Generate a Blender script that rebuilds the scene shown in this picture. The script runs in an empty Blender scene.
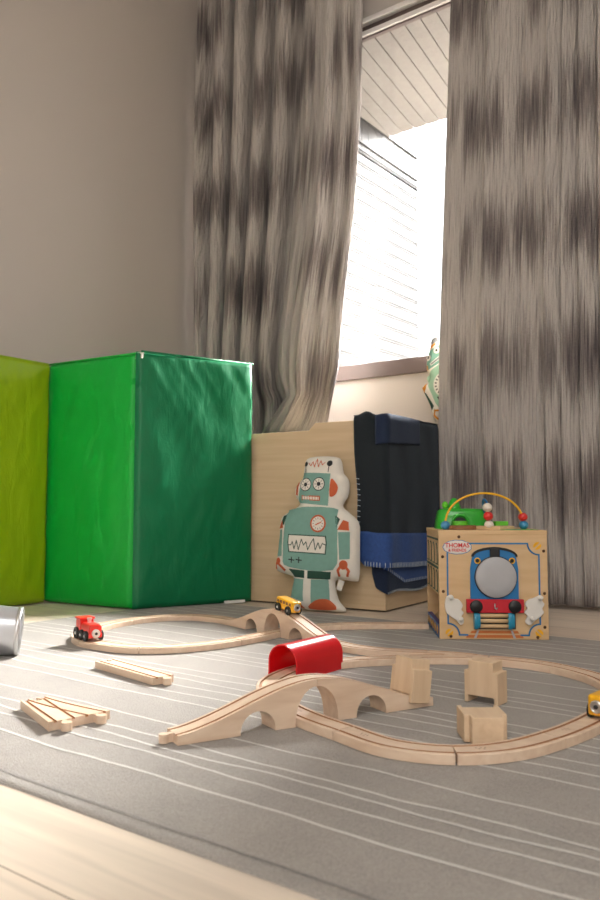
import bpy, bmesh, math, random
import numpy as np
from mathutils import Vector, Matrix, noise as mn
random.seed(7)
C = bpy.context.scene.collection
SC = bpy.context.scene
pi = math.pi

# ------------------------------------------------------------------ camera
cam_data = bpy.data.cameras.new('camera')
cam = bpy.data.objects.new('camera', cam_data); C.objects.link(cam)
cam.location = (0, 0, .36)
cam.rotation_euler = (pi/2 + math.atan(56/790), 0, math.radians(36.95))
cam_data.sensor_fit = 'VERTICAL'; cam_data.sensor_height = 36
cam_data.lens = 790/900*36
cam_data.clip_start = .02
cam_data.dof.use_dof = True; cam_data.dof.focus_distance = 1.9; cam_data.dof.aperture_fstop = 6.3
SC.camera = cam
# ------------------------------------------------------------------ sky, lights, exposure
SC.view_settings.view_transform = 'Standard'; SC.view_settings.look = 'None'
SC.view_settings.gamma = 1; SC.view_settings.use_curve_mapping = False
SC.view_settings.exposure = .5
W = bpy.data.worlds.new('sky'); SC.world = W; W.use_nodes = True
wn = W.node_tree.nodes; wl = W.node_tree.links
bg = wn['Background']; bg.inputs['Strength'].default_value = 3.0
tc = wn.new('ShaderNodeTexCoord'); sx = wn.new('ShaderNodeSeparateXYZ'); wr = wn.new('ShaderNodeValToRGB')
wl.new(tc.outputs['Generated'], sx.inputs[0]); wl.new(sx.outputs['Z'], wr.inputs[0]); wl.new(wr.outputs[0], bg.inputs['Color'])
wr.color_ramp.elements[0].position = 0.0; wr.color_ramp.elements[0].color = (.14, .13, .12, 1)
wr.color_ramp.elements[1].position = .06; wr.color_ramp.elements[1].color = (.97, .98, 1, 1)


def area(name, loc, rot, sx_, sy_, power, color=(1, 1, 1), portal=False):
    l = bpy.data.lights.new(name, 'AREA'); l.shape = 'RECTANGLE'; l.size = sx_; l.size_y = sy_
    l.energy = power; l.color = color
    if portal: l.cycles.is_portal = True
    o = bpy.data.objects.new(name, l); C.objects.link(o); o.location = loc; o.rotation_euler = rot
    return o


sun = bpy.data.lights.new('sun', 'SUN'); sun.energy = 92.0; sun.angle = math.radians(45); sun.color = (1, .98, .95)
so = bpy.data.objects.new('sun', sun); C.objects.link(so)
sdir = Vector((.08, .92, .58)).normalized()
so.rotation_euler = sdir.to_track_quat('Z', 'Y').to_euler(); so.location = (0, 6, 5)
area('window_portal', (-1.45, 2.99, 1.72), (-pi/2, 0, 0), 2.3, 1.6, 1, portal=True)
area('ceiling_fill_light', (.5, -.5, 3.02), (0, 0, 0), 1.4, 1.4, 31, (1, 1, 1))  # unseen area light added under the ceiling as soft room fill
area('back_fill_light', (1.0, -2.1, 1.5), (pi/2, 0, 0), 1.6, 1.5, 28, (1, 1, 1))  # added fill behind the camera; the back wall has no opening


# ------------------------------------------------------------------ helpers
def srgb(r, g, b):
    f = lambda c: (c/255/12.92) if c/255 <= .04045 else ((c/255+.055)/1.055)**2.4
    return (f(r), f(g), f(b), 1)


def newmat(name):
    m = bpy.data.materials.new(name); m.use_nodes = True
    nt = m.node_tree; b = nt.nodes['Principled BSDF']
    return m, nt.nodes, nt.links, b


def node(n, t, **kw):
    x = n.new(t)
    for k, v in kw.items(): setattr(x, k, v)
    return x


def plain(name, col, rough=.5, var=.06, scale=30, bump=0., bscale=200, metal=0., coat=0.):
    """colour with a little procedural variation and optional fine bump"""
    m, n, l, b = newmat(name)
    tcn = node(n, 'ShaderNodeTexCoord')
    nz = node(n, 'ShaderNodeTexNoise'); nz.inputs['Scale'].default_value = scale; nz.inputs['Detail'].default_value = 3
    l.new(tcn.outputs['Object'], nz.inputs['Vector'])
    r = node(n, 'ShaderNodeValToRGB')
    r.color_ramp.elements[0].position = .3; r.color_ramp.elements[1].position = .7
    r.color_ramp.elements[0].color = tuple(c*(1-var) for c in col[:3]) + (1,)
    r.color_ramp.elements[1].color = tuple(min(1, c*(1+var)) for c in col[:3]) + (1,)
    l.new(nz.outputs['Fac'], r.inputs[0]); l.new(r.outputs[0], b.inputs['Base Color'])
    b.inputs['Roughness'].default_value = rough; b.inputs['Metallic'].default_value = metal
    b.inputs['Coat Weight'].default_value = coat
    if bump:
        nb = node(n, 'ShaderNodeTexNoise'); nb.inputs['Scale'].default_value = bscale; nb.inputs['Detail'].default_value = 4
        l.new(tcn.outputs['Object'], nb.inputs['Vector'])
        bp = node(n, 'ShaderNodeBump'); bp.inputs['Strength'].default_value = bump; bp.inputs['Distance'].default_value = .01
        l.new(nb.outputs['Fac'], bp.inputs['Height']); l.new(bp.outputs[0], b.inputs['Normal'])
    return m


def wood(name, c1, c2, stretch=(3, 60, 60), rough=.5, seed=0., ring=.5):
    m, n, l, b = newmat(name)
    tcn = node(n, 'ShaderNodeTexCoord'); mp = node(n, 'ShaderNodeMapping')
    mp.inputs['Scale'].default_value = stretch; mp.inputs['Location'].default_value = (seed, seed*2, seed*3)
    l.new(tcn.outputs['Object'], mp.inputs['Vector'])
    nz = node(n, 'ShaderNodeTexNoise'); nz.inputs['Scale'].default_value = 1.; nz.inputs['Detail'].default_value = 6; nz.inputs['Distortion'].default_value = ring
    l.new(mp.outputs[0], nz.inputs['Vector'])
    r = node(n, 'ShaderNodeValToRGB')
    r.color_ramp.elements[0].position = .28; r.color_ramp.elements[1].position = .72
    r.color_ramp.elements[0].color = c1; r.color_ramp.elements[1].color = c2
    l.new(nz.outputs['Fac'], r.inputs[0]); l.new(r.outputs[0], b.inputs['Base Color'])
    b.inputs['Roughness'].default_value = rough
    return m


M = {}
M['track'] = wood('beech_track', srgb(210, 181, 154), srgb(228, 205, 181), (9, 60, 60), .48)
M['block'] = wood('beech_block', srgb(208, 178, 144), srgb(224, 198, 166), (70, 70, 6), .5, 3)
M['groove'] = plain('routed_groove', srgb(176, 126, 86), .7)
M['stamp'] = plain('burnt_stamp', srgb(150, 120, 92), .7)
M['cabinet'] = wood('maple_veneer', srgb(200, 174, 138), srgb(214, 190, 156), (2.2, 8, 46), .45, 1)
M['ply'] = wood('birch_ply', srgb(206, 170, 124), srgb(220, 188, 144), (5, 5, 40), .5, 5)
M['plydark'] = wood('brown_wood', srgb(120, 78, 46), srgb(150, 100, 62), (10, 60, 60), .5, 6)
M['red'] = plain('red_paint', srgb(222, 42, 30), .35, .03, coat=.3)
M['redbeam'] = plain('red_board', srgb(196, 26, 44), .45, .03)
M['yellow'] = plain('yellow_paint', srgb(238, 176, 20), .35, .03, coat=.3)
M['yellowwire'] = plain('yellow_wire', srgb(244, 184, 32), .4, .02)
M['black'] = plain('black_paint', srgb(24, 23, 24), .45, .05)
M['rubber'] = plain('black_wheel', srgb(30, 29, 28), .55, .05)
M['steel'] = plain('steel', srgb(205, 205, 205), .3, .02, metal=.9)
M['silver'] = plain('silver_metal', srgb(196, 198, 202), .32, .03, 12, metal=.85)
M['silverin'] = plain('silver_base', srgb(168, 172, 178), .45, .05, 12, metal=.6)
M['white'] = plain('white_paint', srgb(226, 222, 214), .45, .02)
M['grey'] = plain('light_grey_paint', srgb(176, 176, 178), .45, .02)
M['blue'] = plain('blue_paint', srgb(30, 116, 176), .4, .03)
M['bluebead'] = plain('blue_bead', srgb(58, 136, 178), .3, .02, coat=.4)
M['redbead'] = plain('red_bead', srgb(214, 42, 40), .3, .02, coat=.4)
M['whitebead'] = plain('white_bead', srgb(222, 214, 200), .3, .02, coat=.4)
M['cyan'] = plain('turquoise_plastic', srgb(40, 142, 176), .35, .03)
M['orange'] = plain('orange_brown_print', srgb(198, 112, 52), .5, .04)
M['greenp'] = plain('green_plastic', srgb(40, 172, 40), .35, .05, coat=.3)
M['lime'] = plain('lime_plastic', srgb(96, 196, 40), .35, .05)
M['dkgreen'] = plain('dark_green_print', srgb(20, 76, 64), .5, .04)
M['purple'] = plain('violet_print', srgb(84, 78, 140), .5, .05)
M['screw'] = plain('screw_bronze', srgb(96, 66, 40), .4, .05, metal=.5)
M['robwhite'] = plain('cushion_canvas', srgb(226, 221, 210), .9, .03, 60, .15, 700)
M['robteal'] = plain('teal_print', srgb(122, 164, 152), .9, .04, 60, .15, 700)
M['robdark'] = plain('dark_teal_print', srgb(40, 76, 62), .9, .04, 60)
M['roborange'] = plain('rust_print', srgb(196, 96, 58), .9, .04, 60)
M['robblack'] = plain('black_print', srgb(42, 44, 44), .9, .04, 60)
M['robmint'] = plain('mint_print', srgb(150, 186, 158), .9, .04, 60, .15, 700)
M['robmint2'] = plain('sage_print', srgb(112, 156, 136), .9, .04, 60)
M['robochre'] = plain('ochre_print', srgb(214, 140, 40), .9, .04, 60)
M['robpeach'] = plain('peach_print', srgb(220, 176, 136), .9, .04, 60)
M['robgrey'] = plain('grey_print', srgb(120, 122, 122), .9, .04, 60)
M['wall'] = plain('wall_paint', srgb(202, 194, 186), .85, .012, 2, .04, 300)
M['ceil'] = plain('ceiling_paint', srgb(232, 228, 222), .9, .01, 2)
M['frame'] = plain('brown_window_frame', srgb(112, 98, 94), .4, .03)
M['framedark'] = plain('dark_reveal', srgb(92, 78, 74), .6, .03)
M['framewhite'] = plain('white_frame', srgb(232, 228, 224), .45, .02)
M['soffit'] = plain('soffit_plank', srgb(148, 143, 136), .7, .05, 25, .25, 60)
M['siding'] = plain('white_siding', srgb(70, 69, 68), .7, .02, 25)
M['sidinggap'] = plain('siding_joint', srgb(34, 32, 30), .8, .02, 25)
M['label'] = plain('white_tape', srgb(230, 228, 222), .7, .02)
M['decking'] = plain('balcony_decking', srgb(38, 35, 32), .8, .08, 8)
M['base'] = plain('baseboard_paint', srgb(196, 186, 174), .6, .02)


def vinyl(name, col):
    m, n, l, b = newmat(name)
    tcn = node(n, 'ShaderNodeTexCoord')
    b.inputs['Base Color'].default_value = col; b.inputs['Roughness'].default_value = .40; b.inputs['Specular IOR Level'].default_value = .38
    mp = node(n, 'ShaderNodeMapping'); mp.inputs['Rotation'].default_value = (0, .85, 0); mp.inputs['Scale'].default_value = (20, 20, 7)
    l.new(tcn.outputs['Object'], mp.inputs['Vector'])
    n1 = node(n, 'ShaderNodeTexNoise'); n1.inputs['Scale'].default_value = 1.; n1.inputs['Detail'].default_value = 3; n1.inputs['Distortion'].default_value = .6
    l.new(mp.outputs[0], n1.inputs['Vector'])
    n2 = node(n, 'ShaderNodeTexNoise'); n2.inputs['Scale'].default_value = 260; n2.inputs['Detail'].default_value = 2
    l.new(tcn.outputs['Object'], n2.inputs['Vector'])
    ma = node(n, 'ShaderNodeMath', operation='MULTIPLY_ADD'); ma.inputs[1].default_value = .12
    l.new(n2.outputs['Fac'], ma.inputs[0]); l.new(n1.outputs['Fac'], ma.inputs[2])
    bp = node(n, 'ShaderNodeBump'); bp.inputs['Strength'].default_value = .35; bp.inputs['Distance'].default_value = .012
    l.new(ma.outputs[0], bp.inputs['Height']); l.new(bp.outputs[0], b.inputs['Normal'])
    return m


M['mat_lime'] = vinyl('lime_vinyl', srgb(142, 172, 8))
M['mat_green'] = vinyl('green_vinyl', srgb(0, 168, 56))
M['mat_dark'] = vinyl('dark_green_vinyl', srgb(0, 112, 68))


def fleece(name, col):
    m = plain(name, col, .95, .12, 90, .3, 500)
    b = m.node_tree.nodes['Principled BSDF']
    b.inputs['Sheen Weight'].default_value = .12; b.inputs['Sheen Roughness'].default_value = .5
    b.inputs['Sheen Tint'].default_value = (.65, .8, 1, 1)
    return m


M['fleece_dark'] = fleece('dark_fleece', srgb(22, 30, 36))
M['fleece_navy'] = fleece('navy_fleece', srgb(22, 36, 62))
M['fleece_blue'] = fleece('blue_fleece', srgb(48, 80, 142))
M['thread'] = plain('stitch_thread', srgb(150, 168, 190), .9, .04)
M['thread2'] = plain('pale_thread', srgb(190, 200, 208), .9, .04)


def curtain_mat():
    m, n, l, b = newmat('crinkled_curtain_cloth')
    uv = node(n, 'ShaderNodeUVMap'); uv.uv_map = 'UVMap'
    s = node(n, 'ShaderNodeSeparateXYZ'); l.new(uv.outputs[0], s.inputs[0])
    # soft rows of dark dye, one every .47 m, broken into columns
    def noise_at(scale, detail=2., dist=0.):
        mp = node(n, 'ShaderNodeMapping'); mp.inputs['Scale'].default_value = scale
        l.new(uv.outputs[0], mp.inputs['Vector'])
        z = node(n, 'ShaderNodeTexNoise'); z.inputs['Scale'].default_value = 1.; z.inputs['Detail'].default_value = detail; z.inputs['Distortion'].default_value = dist
        l.new(mp.outputs[0], z.inputs['Vector']); return z.outputs['Fac']
    def math2(op, a, bb, c=None):
        x = node(n, 'ShaderNodeMath', operation=op)
        for i, v in enumerate((a, bb, c)):
            if v is None: continue
            if isinstance(v, (int, float)): x.inputs[i].default_value = v
            else: l.new(v, x.inputs[i])
        return x.outputs[0]
    wob = math2('MULTIPLY_ADD', noise_at((42, 1.1, 1), 3), .32, -.16)
    zz = math2('ADD', s.outputs['Y'], wob)
    ph = math2('MULTIPLY_ADD', zz, 2*pi/.47, -2*pi*.90/.47)
    row = math2('MULTIPLY_ADD', math2('COSINE', ph, 0.), .5, .5)
    col = node(n, 'ShaderNodeMapRange'); col.inputs['From Min'].default_value = .40; col.inputs['From Max'].default_value = .56
    l.new(noise_at((9.5, .5, 1), 2), col.inputs['Value'])
    dark = math2('MULTIPLY', row, col.outputs[0])
    streak = math2('MULTIPLY_ADD', noise_at((210, 5, 1), 5), 1.5, -.75)
    weave = math2('MULTIPLY_ADD', noise_at((60, 420, 1), 2), .30, -.15)
    fac = math2('ADD', math2('ADD', math2('MULTIPLY_ADD', dark, .72, .0), streak), weave)
    r = node(n, 'ShaderNodeValToRGB')
    r.color_ramp.elements[0].position = .02; r.color_ramp.elements[0].color = srgb(198, 191, 184)
    r.color_ramp.elements[1].position = .95; r.color_ramp.elements[1].color = srgb(82, 73, 76)
    e = r.color_ramp.elements.new(.45); e.color = srgb(143, 134, 129)
    l.new(fac, r.inputs[0]); l.new(r.outputs[0], b.inputs['Base Color'])
    b.inputs['Roughness'].default_value = .85
    b.inputs['Sheen Weight'].default_value = .1
    hgt = math2('ADD', noise_at((95, 11, 1), 5, .5), math2('MULTIPLY', noise_at((50, 400, 1), 2), .15))
    bp = node(n, 'ShaderNodeBump'); bp.inputs['Strength'].default_value = .8; bp.inputs['Distance'].default_value = .03
    l.new(hgt, bp.inputs['Height']); l.new(bp.outputs[0], b.inputs['Normal'])
    tr = node(n, 'ShaderNodeBsdfTranslucent'); l.new(r.outputs[0], tr.inputs['Color']); l.new(bp.outputs[0], tr.inputs['Normal'])
    mx = node(n, 'ShaderNodeMixShader'); mx.inputs[0].default_value = .04
    l.new(b.outputs[0], mx.inputs[1]); l.new(tr.outputs[0], mx.inputs[2])
    l.new(mx.outputs[0], n['Material Output'].inputs['Surface'])
    return m


M['curtain'] = curtain_mat()


def glass_mat():
    m, n, l, b = newmat('window_glass')
    t = node(n, 'ShaderNodeBsdfTransparent'); g = node(n, 'ShaderNodeBsdfGlossy'); g.inputs['Roughness'].default_value = .02
    mx = node(n, 'ShaderNodeMixShader'); mx.inputs[0].default_value = .04
    l.new(t.outputs[0], mx.inputs[1]); l.new(g.outputs[0], mx.inputs[2]); l.new(mx.outputs[0], n['Material Output'].inputs['Surface'])
    return m


M['glass'] = glass_mat()


def floor_mat():
    m, n, l, b = newmat('oak_floor_planks')
    tcn = node(n, 'ShaderNodeTexCoord')
    br = node(n, 'ShaderNodeTexBrick'); br.inputs['Scale'].default_value = 1.
    br.inputs['Brick Width'].default_value = 1.5; br.inputs['Row Height'].default_value = .16
    br.inputs['Mortar Size'].default_value = .0015; br.inputs['Mortar Smooth'].default_value = .3
    br.inputs['Color1'].default_value = srgb(228, 213, 195); br.inputs['Color2'].default_value = srgb(218, 201, 182); br.inputs['Mortar'].default_value = srgb(150, 132, 112)
    br.offset = .37
    l.new(tcn.outputs['Object'], br.inputs['Vector'])
    mp = node(n, 'ShaderNodeMapping'); mp.inputs['Scale'].default_value = (2.5, 55, 1); l.new(tcn.outputs['Object'], mp.inputs['Vector'])
    nz = node(n, 'ShaderNodeTexNoise'); nz.inputs['Scale'].default_value = 1.; nz.inputs['Detail'].default_value = 5; nz.inputs['Distortion'].default_value = .8
    l.new(mp.outputs[0], nz.inputs['Vector'])
    mr = node(n, 'ShaderNodeMapRange'); mr.inputs['From Min'].default_value = .25; mr.inputs['From Max'].default_value = .75; mr.inputs['To Min'].default_value = .84; mr.inputs['To Max'].default_value = 1.08
    l.new(nz.outputs['Fac'], mr.inputs['Value'])
    mx = node(n, 'ShaderNodeMix', data_type='RGBA', blend_type='MULTIPLY'); mx.inputs['Factor'].default_value = 1
    l.new(br.outputs['Color'], mx.inputs['A']); l.new(mr.outputs[0], mx.inputs['B'])
    l.new(mx.outputs['Result'], b.inputs['Base Color']); b.inputs['Roughness'].default_value = .45
    return m


M['floor'] = floor_mat()


def rug_mat(name, c1, c2, bump=.6):
    m, n, l, b = newmat(name)
    tcn = node(n, 'ShaderNodeTexCoord')
    n1 = node(n, 'ShaderNodeTexNoise'); n1.inputs['Scale'].default_value = 420; n1.inputs['Detail'].default_value = 3; l.new(tcn.outputs['Object'], n1.inputs['Vector'])
    n2 = node(n, 'ShaderNodeTexNoise'); n2.inputs['Scale'].default_value = 9; n2.inputs['Detail'].default_value = 3; l.new(tcn.outputs['Object'], n2.inputs['Vector'])
    a = node(n, 'ShaderNodeMath', operation='MULTIPLY_ADD'); a.inputs[1].default_value = .35; l.new(n2.outputs['Fac'], a.inputs[0]); l.new(n1.outputs['Fac'], a.inputs[2])
    r = node(n, 'ShaderNodeValToRGB'); r.color_ramp.elements[0].position = .45; r.color_ramp.elements[1].position = .9
    r.color_ramp.elements[0].color = c1; r.color_ramp.elements[1].color = c2
    l.new(a.outputs[0], r.inputs[0]); l.new(r.outputs[0], b.inputs['Base Color']); b.inputs['Roughness'].default_value = .95
    b.inputs['Sheen Weight'].default_value = .15
    bp = node(n, 'ShaderNodeBump'); bp.inputs['Strength'].default_value = bump; bp.inputs['Distance'].default_value = .004
    l.new(n1.outputs['Fac'], bp.inputs['Height']); l.new(bp.outputs[0], b.inputs['Normal'])
    return m


M['rug'] = rug_mat('grey_rug_pile', srgb(137, 131, 125), srgb(166, 160, 152))
M['rugline'] = rug_mat('pale_rug_line', srgb(190, 187, 182), srgb(214, 211, 205), .3)
M['rughem'] = rug_mat('rug_seam', srgb(122, 117, 113), srgb(142, 137, 132), .3)


class MB:
    def __init__(s): s.v = []; s.f = []; s.m = []
    def add(s, vs, fs, mi=0):
        o = len(s.v); s.v += [tuple(p) for p in vs]; s.f += [tuple(i+o for i in f) for f in fs]; s.m += [mi]*len(fs)
    def box(s, c, d, mi=0, rot=None):
        vs = [Vector((x*d[0]/2, y*d[1]/2, z*d[2]/2)) for x in (-1, 1) for y in (-1, 1) for z in (-1, 1)]
        if rot is not None: vs = [rot @ p for p in vs]
        vs = [p + Vector(c) for p in vs]
        s.add(vs, [(0, 1, 3, 2), (4, 6, 7, 5), (0, 4, 5, 1), (2, 3, 7, 6), (0, 2, 6, 4), (1, 5, 7, 3)], mi)
    def prism(s, poly, z0, z1, mi=0, tf=None, cap=True):
        """poly in xy extruded in z"""
        n = len(poly); tf = tf or (lambda p: p)
        vs = [tf(Vector((x, y, z0))) for x, y in poly] + [tf(Vector((x, y, z1))) for x, y in poly]
        fs = [(i, (i+1) % n, n+(i+1) % n, n+i) for i in range(n)]
        if cap: fs += [tuple(range(n-1, -1, -1)), tuple(range(n, 2*n))]
        s.add(vs, fs, mi)
    def lathe(s, prof, seg=24, mi=0, tf=None):
        """prof list of (r,z) about z"""
        tf = tf or (lambda p: p); vs = []; fs = []
        for r, z in prof:
            for k in range(seg):
                a = 2*pi*k/seg; vs.append(tf(Vector((r*math.cos(a), r*math.sin(a), z))))
        for i in range(len(prof)-1):
            for k in range(seg):
                k2 = (k+1) % seg; fs.append((i*seg+k, i*seg+k2, (i+1)*seg+k2, (i+1)*seg+k))
        s.add(vs, fs, mi)
    def tube(s, pts, r, seg=8, mi=0, closed=False):
        pts = [Vector(p) for p in pts]; n = len(pts); vs = []; fs = []
        up = Vector((0, 0, 1))
        for i, p in enumerate(pts):
            t = (pts[min(i+1, n-1)] - pts[max(i-1, 0)]).normalized()
            a = t.cross(up)
            if a.length < 1e-4: a = t.cross(Vector((1, 0, 0)))
            a.normalize(); b2 = t.cross(a)
            for k in range(seg):
                w = 2*pi*k/seg; vs.append(p + r*(math.cos(w)*a + math.sin(w)*b2))
        for i in range(n-1):
            for k in range(seg):
                k2 = (k+1) % seg; fs.append((i*seg+k, i*seg+k2, (i+1)*seg+k2, (i+1)*seg+k))
        fs += [tuple(range(seg)), tuple(range((n-1)*seg, n*seg))]
        s.add(vs, fs, mi)
    def grid(s, nx, ny, fn, mi=0):
        vs = [fn(i/(nx-1), j/(ny-1)) for j in range(ny) for i in range(nx)]
        fs = [(j*nx+i, j*nx+i+1, (j+1)*nx+i+1, (j+1)*nx+i) for j in range(ny-1) for i in range(nx-1)]
        s.add(vs, fs, mi)
    def build(s, name, mats, parent=None, loc=None, rot=0., smooth=False, bevel=0., seg=2, center=False, autos=None):
        me = bpy.data.meshes.new(name)
        vs = s.v
        if center:
            a = np.array(vs); c = (a.min(0)+a.max(0))/2; c[2] = a[:, 2].min()
            vs = [tuple(np.array(p)-c) for p in vs]; loc = tuple(c)
        me.from_pydata([tuple(p) for p in vs], [], s.f); me.validate()
        for m_ in (mats if isinstance(mats, (list, tuple)) else [mats]): me.materials.append(M[m_])
        if len(me.polygons) == len(s.m): me.polygons.foreach_set('material_index', s.m)
        bm = bmesh.new(); bm.from_mesh(me); bmesh.ops.recalc_face_normals(bm, faces=bm.faces[:]); bm.to_mesh(me); bm.free()
        o = bpy.data.objects.new(name, me); C.objects.link(o)
        if loc is not None: o.location = loc
        o.rotation_euler = (0, 0, rot)
        if parent is not None: o.parent = parent
        if smooth: me.polygons.foreach_set('use_smooth', [True]*len(me.polygons))
        if bevel:
            b = o.modifiers.new('bevel', 'BEVEL'); b.width = bevel; b.segments = seg; b.limit_method = 'ANGLE'; b.angle_limit = math.radians(35)
            me.polygons.foreach_set('use_smooth', [True]*len(me.polygons))
            b.harden_normals = True
        if autos is not None:
            me.polygons.foreach_set('use_smooth', [True]*len(me.polygons)); me.set_sharp_from_angle(angle=math.radians(autos))
        return o


def thing(name, label, cat, loc=(0, 0, 0), rot=(0, 0, 0), group=None):
    o = bpy.data.objects.new(name, None); C.objects.link(o); o.empty_display_size = .05
    o.location = loc; o.rotation_euler = rot
    return tag(o, label, cat, group)


def tag(o, label, cat, group=None):
    o['label'] = label; o['category'] = cat
    if group: o['group'] = group
    return o


def struct(o): o['kind'] = 'structure'; return o


def boxobj(name, c, d, mat, parent=None, bevel=0., rot=0.):
    mb = MB(); mb.box((0, 0, 0), d); return mb.build(name, mat, parent, c, rot, bevel=bevel)


def interp(tab, z):
    return float(np.interp(z, [t[0] for t in tab], [t[1] for t in tab]))


def copy_tree(o, parent=None):
    c = o.copy(); C.objects.link(c); c.parent = parent
    for ch in list(o.children): copy_tree(ch, c)
    return c


def mesh_from(o, name, mats):
    """bake an evaluated helper object into a clean mesh and drop the helper"""
    dg = bpy.context.evaluated_depsgraph_get(); dg.update()
    me = bpy.data.meshes.new_from_object(o.evaluated_get(dg)); me.name = name
    return me


# ------------------------------------------------------------------ the room
FZ = -.004
mb = MB(); mb.box((-.35, .37, FZ-.05), (5.2, 5.2, .1)); struct(mb.build('floor', 'floor'))
mb = MB(); mb.box((-.35, .37, 3.15), (5.2, 5.2, .1)); struct(mb.build('ceiling', 'ceil'))
mb = MB(); mb.box((-2.92, .37, 1.55), (.1, 5.2, 3.2)); struct(mb.build('wall_left', 'wall'))
mb = MB(); mb.box((2.25, .37, 1.55), (.1, 5.2, 3.2)); struct(mb.build('wall_right', 'wall'))
mb = MB(); mb.box((-.35, -2.25, 1.55), (5.2, .1, 3.2)); struct(mb.build('wall_back', 'wall'))
# window wall with one opening
WU0, WU1, WZ0, WZ1, WV = -2.55, -.35, .918, 2.548, 2.92
mb = MB()
for a in (((-2.97, WU0), (-.05, 3.12)), ((WU1, 2.25), (-.05, 3.12)), ((WU0, WU1), (-.05, WZ0)), ((WU0, WU1), (WZ1, 3.12))):
    (u0, u1), (z0, z1) = a
    mb.box(((u0+u1)/2, WV+.09, (z0+z1)/2), (u1-u0, .18, z1-z0))
struct(mb.build('wall_window', 'wall'))
# window frame: brown sill bar, head profile of brown / white / dark / white strips, jambs
wf = struct(bpy.data.objects.new('window_1', None)); C.objects.link(wf); wf.location = (-1.45, WV, WZ0)


def wpart(name, u0, u1, v0, v1, z0, z1, mat, bev=.002):
    return boxobj(name, ((u0+u1)/2+1.45, (v0+v1)/2-WV, (z0+z1)/2-WZ0), (u1-u0, v1-v0, z1-z0), mat, wf, bev)


wpart('sill_bar', WU0, WU1, 2.90, 2.98, .916, .981, 'frame')
wpart('head_bar', WU0, WU1, 2.905, 2.925, 2.456, 2.466, 'frame')
wpart('head_strip', WU0, WU1, 2.895, 2.925, 2.466, 2.488, 'framewhite')
wpart('head_reveal', WU0, WU1, 2.918, 2.935, 2.488, 2.524, 'framedark')
wpart('head_trim', WU0, WU1, 2.895, 2.935, 2.524, 2.549, 'framewhite')
wpart('jamb', WU0, WU0+.05, 2.905, 2.98, .981, 2.456, 'frame')
wpart('jamb', WU1-.05, WU1, 2.905, 2.98, .981, 2.456, 'frame')
wpart('pane', WU0+.05, WU1-.05, 2.912, 2.917, .981, 2.456, 'glass', 0)
bb = boxobj('baseboard_left', (-2.862, .3, .03), (.016, 5.0, .07), 'base', None, .003); struct(bb)
# ------------------------------------------------------------------ outside the window
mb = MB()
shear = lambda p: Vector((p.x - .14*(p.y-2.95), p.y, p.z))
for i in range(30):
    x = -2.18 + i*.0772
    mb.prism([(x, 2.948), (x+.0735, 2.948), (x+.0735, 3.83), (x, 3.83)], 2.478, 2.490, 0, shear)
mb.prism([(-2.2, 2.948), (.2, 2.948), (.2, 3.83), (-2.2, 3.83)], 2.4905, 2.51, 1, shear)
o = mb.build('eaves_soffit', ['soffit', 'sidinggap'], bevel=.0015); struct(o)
# balcony side wall: horizontal siding with double joints, plain boards on top
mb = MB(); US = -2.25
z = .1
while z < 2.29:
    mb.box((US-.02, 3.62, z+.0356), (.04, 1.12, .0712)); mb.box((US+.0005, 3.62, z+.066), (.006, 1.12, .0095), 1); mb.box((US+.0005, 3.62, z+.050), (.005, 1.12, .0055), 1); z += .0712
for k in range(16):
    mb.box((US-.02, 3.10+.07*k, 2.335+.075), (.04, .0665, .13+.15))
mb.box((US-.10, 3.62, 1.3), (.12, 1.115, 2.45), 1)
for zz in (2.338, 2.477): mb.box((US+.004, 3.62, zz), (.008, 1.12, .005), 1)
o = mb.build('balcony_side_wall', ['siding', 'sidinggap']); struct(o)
mb = MB(); mb.box((-.8, 5.4, -.1), (7, 4.8, .1)); o = mb.build('balcony_floor', 'decking'); struct(o)

# ------------------------------------------------------------------ rug
mb = MB()
RU0, RU1, RV0, RV1 = -2.165, .55, .615, 2.205
prof = [(0, -.0035), (.0, .0), (.004, .0028), (.010, .0036), (.018, .0030), (.022, .0), (.026, .0)]
# pile surface with a rounded border on all four sides
nu, nv = 140, 90


def rug_pt(a, b):
    u = RU0 + (RU1-RU0)*a; v = RV0 + (RV1-RV0)*b
    d = min(u-RU0, RU1-u, v-RV0, RV1-v)
    zz = float(np.interp(d, [0, .004, .014, .022, .03], [-.0036, -.0008, -.0004, -.0018, -.0010]))
    wob = .004*mn.noise((u*3, v*3, 1.)) if d < .02 else 0
    return (u+wob*.5, v+wob, zz)


ea = [0, .0015, .004, .006, .008, .010, .013]
su = ea + list(np.linspace(.03, .97, 60)) + [1-x for x in ea[::-1]]
sv = [0, .0025, .006, .009, .0125, .016, .02] + list(np.linspace(.04, .96, 40)) + [1-x for x in [0, .0025, .006, .009, .0125, .016, .02][::-1]]
vs = [rug_pt(a, b) for b in sv for a in su]; n_ = len(su)
mb.add(vs, [(j*n_+i, j*n_+i+1, (j+1)*n_+i+1, (j+1)*n_+i) for j in range(len(sv)-1) for i in range(n_-1)], 0)


def rug_line(v0, w, mi=1, u0=RU0+.012, u1=RU1-.01, wob=.0075, step=.012, z=-.0003):
    n = int((u1-u0)/step); vs = []; ph = v0*37.
    for i in range(n+1):
        u = u0 + (u1-u0)*i/n
        c = v0 + wob*(mn.noise((u*5.2, ph, .3))*1.3 + .45*mn.noise((u*17, ph*2, 4.)))
        ww = w*(1+.25*mn.noise((u*60, ph, 9.)))
        vs += [(u, c-ww/2, z), (u, c+ww/2, z)]
    mb.add(vs, [(2*i, 2*i+2, 2*i+3, 2*i+1) for i in range(n)], mi)


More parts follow.
